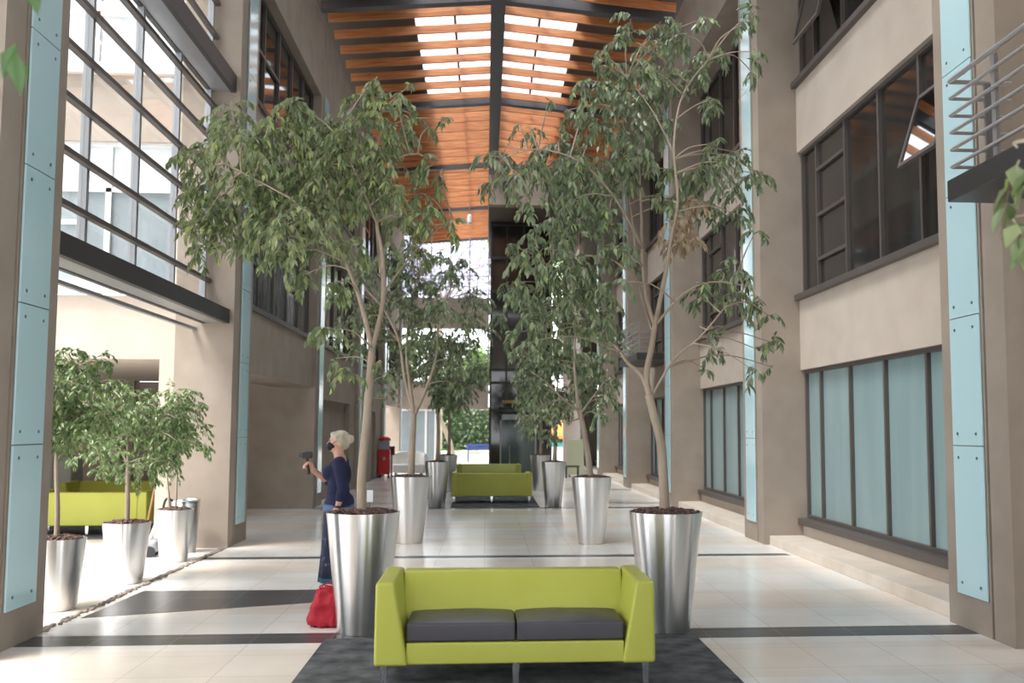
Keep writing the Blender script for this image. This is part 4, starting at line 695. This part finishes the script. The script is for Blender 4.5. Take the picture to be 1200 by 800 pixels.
# person ---------------------------------------------------------------
def remeshed(mb,name,m,parent,vox,smooth_it=3,dec=None):
    o=mb.build(name,m,None,smooth=True)
    r=o.modifiers.new('r','REMESH'); r.mode='VOXEL'; r.voxel_size=vox; r.use_smooth_shade=True
    if smooth_it:
        s=o.modifiers.new('s','SMOOTH'); s.factor=.5; s.iterations=smooth_it
    dg=bpy.context.evaluated_depsgraph_get(); dg.update()
    me=bpy.data.meshes.new_from_object(o.evaluated_get(dg)); me.name=name
    me.polygons.foreach_set('use_smooth',[True]*len(me.polygons))
    if not me.materials: me.materials.append(m)
    o.modifiers.clear(); o.data=me
    if parent: o.parent=parent
    return o
skin=mat('skin',(.62,.36,.27),.5,0,.4,Subsurface_Weight=.08)
navy=noisy('navy_knit',(.018,.020,.055),(.028,.032,.08),6,.8,.2,200,.2)
def skirt_mat():
    m,nt,b=newmat('patterned_skirt'); N=nt.nodes; L=nt.links
    g=N.new('ShaderNodeTexCoord'); v=N.new('ShaderNodeTexVoronoi'); v.inputs['Scale'].default_value=16; L.new(g.outputs['Object'],v.inputs['Vector'])
    r=N.new('ShaderNodeValToRGB'); e=r.color_ramp.elements; e[0].color=(.10,.13,.25,1); e[0].position=.12; e[1].color=(.014,.018,.05,1); e[1].position=.3
    L.new(v.outputs['Distance'],r.inputs[0])
    sx=N.new('ShaderNodeSeparateXYZ'); L.new(g.outputs['Object'],sx.inputs[0])
    lt=N.new('ShaderNodeMath'); lt.operation='LESS_THAN'; lt.inputs[1].default_value=.215; L.new(sx.outputs['Z'],lt.inputs[0])
    mx=N.new('ShaderNodeMix'); mx.data_type='RGBA'; L.new(lt.outputs[0],mx.inputs['Factor']); L.new(r.outputs[0],mx.inputs[6]); mx.inputs[7].default_value=(.03,.16,.27,1)
    L.new(mx.outputs[2],b.inputs['Base Color']); b.inputs['Roughness'].default_value=.8; return m
PX,PYY=-1.44,9.5
pt=thing('person','woman in navy sweater, long patterned skirt and black mask, filming left of a planter','person',(PX,PYY,0))
def Q(f_,l_,z): return (-f_,-l_,z)      # f forward (to the left of the aisle), l her left (to the camera)
bd=MB()
def cap(pts,rad,n=14,flat=1.0): bd.tube([Q(*q) for q in pts],rad,n,round_ends=True,flat=flat)
# legs and feet
for s in (1,-1):
    cap([(0,s*.085,.86),(.012,s*.085,.65),(.015,s*.08,.47)],[.085,.07,.052])
    cap([(.015,s*.08,.47),(-.005,s*.078,.33),(-.015,s*.075,.09)],[.052,.053,.033])
    cap([(-.045,s*.075,.035),(.06,s*.08,.035),(.145,s*.085,.025)],[.032,.034,.022])
# trunk
bd.ball(Q(-.02,0,.90),(.125,.165,.13),18,12); bd.ball(Q(0,0,1.04),(.095,.125,.15),18,12); bd.ball(Q(-.005,0,1.2),(.105,.145,.17),18,12)
for s in (1,-1): bd.ball(Q(.075,s*.07,1.215),(.06,.065,.065),12,8); cap([(-.015,s*.07,1.335),(-.02,s*.165,1.315)],[.055,.05])
cap([(-.02,0,1.33),(-.005,0,1.39),(.012,0,1.45)],[.062,.052,.05])
# head
bd.ball(Q(.0,0,1.525),(.092,.072,.098),20,14); bd.ball(Q(.035,0,1.475),(.06,.052,.065),16,10); bd.ball(Q(.075,0,1.445),(.025,.03,.022),12,8)
cap([(.09,0,1.525),(.108,0,1.50)],[.009,.013],10)
cap([(.088,-.014,1.468),(.088,.014,1.468)],[.009,.009],8)
for s in (1,-1): bd.ball(Q(-.01,s*.072,1.505),(.018,.009,.028),10,8); bd.ball(Q(.082,s*.03,1.54),(.012,.02,.008),8,6)
# near (left) arm hanging slightly back
def arm(sh,el,wr): 
    cap([sh,el],[.047,.038]); cap([el,tuple((a+b)/2 for a,b in zip(el,wr)),wr],[.038,.035,.025])
arm((-.03,.175,1.305),(-.075,.20,1.08),(-.03,.205,.90))
def hand(w,dirv,palmn,curl,Lh=.085,thumb=1):
    """w wrist, dirv towards fingers, palmn normal of the palm side"""
    w=Vector(w); d=Vector(dirv).normalized(); pn=Vector(palmn); pn=(pn-d*pn.dot(d)).normalized(); sd=d.cross(pn)
    for k in range(4):
        o=(k-1.5)*.0185; bd.tube([w+sd*o*.5,w+d*.035+sd*o*.9,w+d*Lh*.98+sd*o],[.015,.014,.0115],8,round_ends=True)
    for k,(ln) in enumerate((.066,.076,.070,.055)):
        o=(k-1.5)*.0195; base=w+d*Lh*.95+sd*o; a=0; p_=base; pts=[p_]
        for j,fr in enumerate((.45,.32,.23)):
            a+=curl*(1,.95,.7)[j]; dd=d*math.cos(a)+pn*math.sin(a); p_=p_+dd*ln*fr; pts.append(p_)
        bd.tube(pts,[.0098,.0092,.0086,.0075],8,round_ends=True)
    tb=w+d*.022+sd*.024*thumb
    t1=tb+d*.028+sd*.022*thumb+pn*.014; t2=t1+d*.026+pn*.016+sd*.002*thumb; t3=t2+d*.020+pn*.012-sd*.006*thumb
    bd.tube([w+d*.015+sd*.008*thumb,tb,t1,t2,t3],[.014,.0135,.0115,.0105,.0085],8,round_ends=True)
hand(Q(-.03,.205,.90),Q(.12,.0,-1),Q(.2,-1,0),.35,thumb=-1)
# far (right) arm raised, holding the camera grip
arm((-.02,-.175,1.305),(.075,-.215,1.09),(.262,-.10,1.235))
G=Vector(Q(.315,-.085,1.285))            # centre of the grip
hand(Q(.262,-.10,1.235),Q(.6,.1,.55),Q(.5,.1,-.2)if False else Q(.25,.95,.0),.95,thumb=1)
remeshed(bd,'body',skin,pt,.0062,2)
# sweater
bd=MB()
bd.ball(Q(-.02,0,.93),(.142,.18,.12),18,12); bd.ball(Q(0,0,1.04),(.112,.142,.17),18,12); bd.ball(Q(-.005,0,1.2),(.122,.162,.165),18,12)
for s in (1,-1): bd.ball(Q(.08,s*.07,1.215),(.068,.075,.072),12,8); cap([(-.02,s*.085,1.318),(-.022,s*.165,1.312)],[.066,.06])
cap([(-.03,.178,1.305),(-.075,.203,1.08)],[.061,.052]); cap([(-.075,.203,1.08),(-.05,.205,.985)],[.052,.046])
cap([(-.02,-.178,1.305),(.075,-.218,1.09)],[.06,.051]); cap([(.075,-.218,1.09),(.13,-.185,1.13)],[.051,.045])
sw=remeshed(bd,'sweater',navy,pt,.009,4)
# skirt: lathe with soft folds
sk=MB(); n=64; prof=[(.17,.155,.94),(.172,.16,.86),(.18,.165,.7),(.185,.17,.5),(.2,.185,.32),(.215,.2,.17),(.208,.193,.172),(.19,.18,.32),(.16,.15,.8)]
vs=[];fs=[]
for j,(a,b,z) in enumerate(prof):
    fl=(0 if z>.85 else .07*(1-z/.85))
    for k in range(n):
        t_=2*PI*k/n; fd=1+fl*math.sin(9*t_+.6)+fl*.5*math.sin(5*t_)
        q=Q(math.cos(t_)*a*fd*.82-.01,math.sin(t_)*b*fd,z); vs.append(q)
for j in range(len(prof)-1):
    for k in range(n): fs.append((j*n+k,j*n+(k+1)%n,(j+1)*n+(k+1)%n,(j+1)*n+k))
sk.add(vs,fs); sk.build('skirt',skirt_mat(),pt,smooth=True)
bl2=MB().lathe([(.155,.845),(.166,.848),(.166,.915),(.155,.915)],48,.01,0,.9,1.02).build('belt',mat('denim',(.10,.16,.32),.8),pt,smooth=True); bl2['label']='blue denim waistband'
# hair: short grey blonde crop swept to a small bun
bd=MB()
bd.ball(Q(-.018,0,1.548),(.093,.081,.088),18,12); bd.ball(Q(-.05,0,1.515),(.06,.074,.075),16,10); bd.ball(Q(-.112,.01,1.545),(.040,.042,.044),14,10)
bd.ball(Q(.045,.0,1.595),(.042,.06,.026),12,8); cap([(.06,.05,1.58),(.01,.07,1.57)],[.016,.02],8); cap([(.06,-.05,1.58),(.01,-.07,1.57)],[.016,.02],8)
cap([(-.005,.076,1.53),(-.03,.07,1.47)],[.012,.012],8)
hair=noisy('grey_blonde_hair',(.36,.29,.21),(.62,.55,.45),22,.55,.6,60,.4,0,(1,1,.4)); remeshed(bd,'hair',hair,pt,.007,2)
# face mask: cup over nose and chin with an ear loop
bd=MB(); bd.ball(Q(.075,0,1.478),(.043,.057,.050),16,12); cap([(.07,.045,1.49),(.05,.055,1.475)],[.02,.018],8); cap([(.07,-.045,1.49),(.05,-.055,1.475)],[.02,.018],8)
mk=remeshed(bd,'face_mask',mat('black_cloth',(.012,.012,.014),.8),pt,.006,2)
for s in (1,-1):
    MB().tube([Q(.062,s*.056,1.5),Q(.02,s*.074,1.525),Q(-.012,s*.079,1.525)],.0022,6).build('ear_loop',mk.data.materials[0],mk)
for s in (1,-1): MB().ball(Q(.083,s*.031,1.534),(.010,.012,.010),10,8).build('eye',mat('eye',(.08,.06,.05),.2),pt,smooth=True)
wb=MB().tube([Q(-.033,.205,.912),Q(-.031,.205,.892)],.032,16).build('wristband',mat('black_band',(.015,.015,.017),.4),pt,smooth=False)
for s in (1,-1):
    bd=MB(); cap([(-.05,s*.075,.035),(.06,s*.08,.036),(.15,s*.085,.028)],[.037,.038,.027]); bd.v=[(v[0],v[1],max(v[2],.001)) for v in bd.v]
    bd.build('shoe',mat('shoe_leather',(.03,.028,.03),.5),pt,smooth=True)
# hand held camera
hc=thing('video_camera','small black video camera on a hand grip raised by the woman','camera',(PX+G.x,PYY+G.y,G.z-.075))
blk=mat('black_plastic',(.02,.02,.022),.4)
MB().tube([(.012,0,0),(.004,0,.06),(-.006,0,.14)],[.017,.016,.015],12,round_ends=True).build('grip',blk,hc,smooth=True)
MB().box(-.052,.045,-.026,.026,.145,.205).build('camera_body',blk,hc,bevel=.008,seg=3)
MB().tube([(-.05,0,.175),(-.085,0,.175)],[.021,.023],16).build('lens',mat('lens_grey',(.08,.08,.085),.25),hc)
MB().box(-.03,.035,-.012,.012,.205,.225).build('top_shoe',M['grey_steel'],hc,bevel=.004)
# red bag
bg_=MB(); R=random.Random(4); n=26
prof=[(.125,.075,.0),(.145,.085,.03),(.135,.08,.13),(.118,.065,.22),(.10,.045,.28),(.085,.028,.315),(.075,.015,.325)]
vs=[];fs=[]
for j,(a,b,z) in enumerate(prof):
    for k in range(n):
        t_=2*PI*k/n; c_,s_=math.cos(t_),math.sin(t_); e=.62
        x=a*math.copysign(abs(c_)**e,c_); y=b*math.copysign(abs(s_)**e,s_)
        nz=0 if j==0 else 1
        vs.append((x+.028*z/.3+nz*R.uniform(-.006,.006)+nz*.008*math.sin(3*t_+z*18),y+nz*R.uniform(-.006,.006),z+nz*R.uniform(-.006,.006)))
for j in range(len(prof)-1):
    for k in range(n): fs.append((j*n+k,j*n+(k+1)%n,(j+1)*n+(k+1)%n,(j+1)*n+k))
fs.append(tuple(range(n-1,-1,-1))); fs.append(tuple((len(prof)-1)*n+k for k in range(n)))
bg_.add(vs,fs)
bag=thing('tote_bag','crumpled red cloth bag on the floor left of the front planter','bag',(-1.335,8.19,.002),-.15)
redm=noisy('red_cloth',(.33,.012,.025),(.43,.02,.04),8,.65,.5,40,.3)
bo=bg_.build('bag_body',redm,bag,smooth=True); sb=bo.modifiers.new('s','SUBSURF'); sb.levels=2; sb.render_levels=2
tx=bpy.data.textures.new('crumple','VORONOI'); tx.noise_scale=.07; dm=bo.modifiers.new('d','DISPLACE'); dm.texture=tx; dm.strength=.045; dm.mid_level=.45; dm.texture_coords='LOCAL'
for y in (-.025,.025):
    MB().tube(smooth_path([(-.02,y,.30),(-.03,y*1.4,.335),(.03,y*2.2,.345),(.09,y*1.4,.325),(.085,y,.29)]),.006,6).build('handle',redm,bag,smooth=True)

# small things ----------------------------------------------------------
# red candy machine by the far left wall
rm=thing('vending_machine','red coin-operated candy machine with clear globe box by far left wall','vending machine',(-3.39,32.35,0))
redp=mat('red_enamel',(.55,.02,.025),.35)
MB().box(-.2,.2,-.18,.18,.12,.95).build('cabinet',redp,rm,bevel=.04,seg=3)
MB().box(-.17,.17,-.15,.15,.955,1.24).build('display_case',M['courtglass'],rm,bevel=.01)
MB().lathe([(.0,1.38),(.1,1.38),(.2,1.33),(.21,1.245),(0,1.245)],24).build('lid',redp,rm,smooth=True)
MB().box(-.05,.05,-.21,-.18,.6,.72).build('coin_slot',M['chrome'],rm,bevel=.005)
for x in (-.15,.15):
    for y in (-.13,.13): MB().tube([(x,y,.0),(x,y,.13)],.025,8).build('leg',M['black_steel'],rm)
dp=thing('display_stand','dark slim stand beside the red candy machine','stand',(-3.2,32.95,0))
MB().tube([(0,0,.02),(0,0,.95)],.03,8).build('pole',M['black_steel'],dp); MB().lathe([(0,0),(.15,0),(.15,.02),(0,.03)],20).build('base',M['black_steel'],dp); MB().box(-.1,.1,-.02,.02,.75,1.05).build('panel',mat('maroon_board',(.12,.03,.03),.5),dp,bevel=.01)
# white rounded seat behind the left middle planter
ws=thing('armchair','white rounded tub chair behind the middle left planter','armchair',(-2.75,34.6,0))
wht=mat('white_upholstery',(.86,.84,.80),.6)
MB().prism([(-.55,.08),(.55,.08),(.55,.38),(-.55,.38)],'y',-.4,.4).build('seat',wht,ws,bevel=.06,seg=3)
bk=MB(); n=24; vs=[];fs=[]
for k in range(n+1):
    a=PI*k/n
    for (rr_,z) in ((.62,.06),(.62,.72+.12*math.sin(a)),(.5,.72+.12*math.sin(a)),(.5,.06)):
        vs.append((rr_*math.cos(a)*1.05,.02+rr_*math.sin(a)*.8,z))
for k in range(n):
    for j in range(4): fs.append((k*4+j,k*4+(j+1)%4,(k+1)*4+(j+1)%4,(k+1)*4+j))
fs.append((0,3,2,1)); fs.append((n*4,n*4+1,n*4+2,n*4+3))
bk.add(vs,fs); bk.build('backrest',wht,ws,bevel=.04,seg=2)
for x in (-.45,.45): 
    for y in (-.3,.3): MB().tube([(x,y,0),(x,y,.09)],.025,8).build('foot',M['black_steel'],ws)
# pale panel and bench on the far right
fp=thing('partition_panel','pale green freestanding panel near the far right wall','panel',(3.15,33.2,0))
MB().box(-.3,.3,-.025,.025,.06,1.3).build('board',mat('pale_green_board',(.52,.54,.38),.6),fp,bevel=.01)
for x in (-.22,.22): MB().box(x-.03,x+.03,-.18,.18,0,.06).build('foot',M['grey_steel'],fp,bevel=.01)
bn=thing('bench','low dark bench in front of the pale green panel','bench',(2.95,32.3,0))
MB().box(-.24,.24,-.18,.18,.36,.42).build('seat',M['bronze'],bn,bevel=.012)
for x in (-.2,.2):
    for y in (-.14,.14): MB().box(x-.02,x+.02,y-.02,y+.02,0,.36).build('leg',M['bronze'],bn)
# white card in the left front planter
cd=thing('plant_card','small white card on a stake in the left front planter','card',(-.965,8.12,.935))
MB().tube([(0,0,0),(0,0,.12)],.004,6).build('stake',M['grey_steel'],cd); MB().box(-.026,.026,-.006,-.003,.10,.20).build('card',mat('white_card',(.85,.87,.9),.6),cd)
# lobby bits
cbn=thing('cabinet','grey cabinet standing at the back of the left lobby','cabinet',(-8.15,18.9,0))
MB().box(-.35,.35,-.25,.25,.06,1.1).build('body',M['grey_lac'] if 'grey_lac' in M else mat('grey_lacquer',(.33,.34,.33),.5),cbn,bevel=.01)
MB().box(-.34,-.005,-.27,-.251,.08,1.08).build('door',cbn.children[0].data.materials[0],cbn,bevel=.006); MB().box(.005,.34,-.27,-.251,.08,1.08).build('door',cbn.children[0].data.materials[0],cbn,bevel=.006)
MB().box(-.33,.33,-.22,.22,0,.06).build('plinth',M['black_steel'],cbn)
bm=thing('broom','wooden broom leaning beside the turned lime sofa in the left lobby','broom',(-5.02,14.6,0))
MB().tube([(0,0,.1),(.17,.06,1.2)],.016,8).build('broomstick',mat('pine',(.48,.27,.12),.5),bm,smooth=True)
MB().prism([(-.12,.0),(.1,.0),(.06,.13),(-.05,.13)],'y',-.025,.025).build('brush_head',M['bronze'],bm,bevel=.01)
vc=thing('vacuum_cleaner','grey vacuum cleaner with pale tube behind the middle court planter','vacuum cleaner',(-4.35,12.75,0))
MB().box(-.16,.16,-.13,.13,.05,.22).build('body',mat('grey_plastic',(.30,.31,.33),.4),vc,bevel=.06,seg=3)
for s in (-1,1): MB().tube([(.07,s*.11,.07),(.07,s*.14,.07)],.07,16).build('wheel',blk,vc)
MB().tube([(.04,-.05,.2),(.12,-.03,.45),(.18,0,.62)],.022,10).build('tube',mat('pale_plastic',(.75,.76,.78),.4),vc,smooth=True)
MB().tube(smooth_path([(.18,0,.6),(.2,0,.7),(.24,0,.74),(.3,0,.70)]),.016,8).build('handle',blk,vc,smooth=True)
br=thing('litter_bin','plain steel bin with open top behind the rear court planter','bin',(-4.02,13.15,0))
MB().lathe([(.16,0),(.2,.68),(.185,.68),(.15,.03),(0,.03)],40).build('bin_body',M['steel'],br,smooth=True)
MB().lathe([(.2,.68),(.206,.69),(.2,.70),(.183,.69),(.185,.68)],40).build('rim',M['steel'],br,smooth=True)

# garden beyond the far end ----------------------------------------------
struct('ground',MB().box(-40,40,44,110,-.25,-.05),noisy('garden_paving',(.5,.46,.4),(.62,.58,.52),.8,.9))
lawn=struct('ground_lawn',MB().box(-30,-2.4,47.5,76,-.05,-.02),noisy('lawn',(.10,.2,.04),(.2,.32,.08),3,.9))
hd=Fol(); R=random.Random(11)
for _ in range(7000): 
    hd.leaf(Vector((R.uniform(-22,22),77+R.uniform(-.8,.8),R.uniform(0,3.4))),rvec(R)+Vector((0,-.3,-.3)),Vector((0,-1,.6))+rvec(R)*.6,.34,.22)
M['hedge_leaf']=leaf_mat('hedge_leaf',[(.03,.06,.02),(.05,.09,.03),(.08,.13,.045)])
h=thing('hedge','tall dark green hedge closing off the garden','hedge',(0,0,0)); hf=hd.build('foliage',M['hedge_leaf'],h); 
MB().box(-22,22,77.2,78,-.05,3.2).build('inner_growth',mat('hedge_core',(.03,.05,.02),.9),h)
def garden_tree(label,x,y,ht,cr,leafm,seed,n=2600,name='garden_tree',lean=0,stem=.22,L=.3,zb=None):
    R=random.Random(seed); t=thing(name,label,'tree',(x,y,-.05))
    pts=smooth_path([(0,0,0),(lean*.3,0,ht*.2),(lean,0,ht*.45),(lean*.8,0,ht*.62)]); to=MB().tube(pts,radii(stem,stem*.5,len(pts)),10).build('trunk',M['bark'],t,smooth=True)
    f_=Fol(); top=Vector(pts[-1])
    for k in range(16):
        c=top+Vector((R.uniform(-1,1)*cr,R.uniform(-1,1)*cr*.7,R.uniform(-.35,1)*cr*.9)); 
        b=smooth_path([top-Vector((0,0,ht*.1)),top.lerp(c,.5)+Vector((0,0,.3)),c]); MB().tube(b,radii(stem*.4,.03,len(b)),6).build('branch',M['bark'],to,smooth=True)
        rc=cr*.5
        for _ in range(n//16):
            q=c+rvec(R)*rc*R.random()**.5; f_.leaf(q,rvec(R)+Vector((0,0,-.6)),rvec(R)+Vector((0,0,.8)),L*R.uniform(.7,1.2),L*.5)
    f_.build('foliage',leafm,t); return t
garden_tree('lilac flowering tree in the garden behind the upper gallery',-3.0,62,18,3.4,M['blossom'],21,6000,'jacaranda_tree')
garden_tree('leafy green garden tree behind the left of the lower gallery',-5.9,50,7.4,1.7,M['leaf_garden'],22,3800)
garden_tree('bright green garden tree right of the lilac tree, near the lift',.85,52.5,8.2,1.8,M['leaf_garden'],23,3800)
garden_tree('garden tree with a bent pale trunk near the colourful bench',-1.6,48.6,5.6,1.1,M['leaf_garden'],24,2400,lean=-.8,stem=.16)
garden_tree('tall pale green tree beside the lilac tree, seen through the top opening',3.2,70,22,3.0,M['leaf_garden'],26,3600)
garden_tree('dark green garden tree visible to the right of the lift',6.3,54,8.5,1.9,M['leaf_cool'],25,3600)
# white planter boxes, each with low growth
for k,(x,wd_) in enumerate(((-3.05,.72),(-2.15,.5),(-1.5,.5),(-.6,.62))):
    t=thing('planter_box',('leftmost of four low white planter boxes in the garden','second from left of the low white garden planter boxes','third from left of the low white garden planter boxes','rightmost of four low white planter boxes in the garden')[k],'planter',(x,52,-.05),0,'white garden planter boxes')
    MB().box(-wd_/2,wd_/2,-.25,.25,0,.5).box(-wd_/2-.03,wd_/2+.03,-.28,.28,.44,.52).build('box',M['white_frame'],t,bevel=.02)
    f_=Fol(); R=random.Random(40+k)
    for _ in range(110): f_.leaf(Vector((R.uniform(-wd_/2,wd_/2)*.8,R.uniform(-.2,.2),.5)),rvec(R)*.5+Vector((0,0,.8)),rvec(R),.14,.06)
    f_.build('plants',M['leaf_garden'],t)
gb=thing('bench','garden bench with blue backrest and orange seat slats','bench',(-.25,50.2,-.05))
blue=mat('blue_paint',(.06,.10,.42),.5); orng=mat('orange_paint',(.62,.3,.06),.5)
for k,z in enumerate((.62,.78)): MB().box(-.75,.75,.2,.24,z,z+.12).build('back_slat',blue,gb,bevel=.01)
for y in (-.2,-.05,.1): MB().box(-.75,.75,y,y+.12,.42,.46).build('seat_slat',orng,gb,bevel=.01)
for x in (-.65,.65): MB().box(x-.04,x+.04,-.2,-.14,-.0,.42).build('leg',blue,gb); MB().box(x-.04,x+.04,.17,.23,0,.9).build('leg',blue,gb)
us=thing('parasol','orange parasol over a teal counter outside the far right','parasol',(3.75,50,-.05))
oc=mat('orange_canvas',(.85,.28,.06),.7)
MB().lathe([(1.05,1.35),(1.06,1.2),(.7,1.75),(.02,2.35)],16).build('canopy',oc,us,smooth=False); MB().tube([(0,0,0),(0,0,2.35)],.03,8).build('pole',M['alu'],us); MB().lathe([(0,0),(.3,0),(.3,.06),(0,.1)],20).build('base',M['grey_steel'],us)
ct=thing('counter','teal and white counter under the orange parasol','counter',(3.75,49.3,-.05))
MB().box(-.6,.6,-.3,.3,0,.8).build('body',M['white_frame'],ct,bevel=.02); MB().box(-.62,.62,-.32,.32,.801,1.0).build('top_band',mat('teal_paint',(.05,.30,.32),.5),ct,bevel=.01)
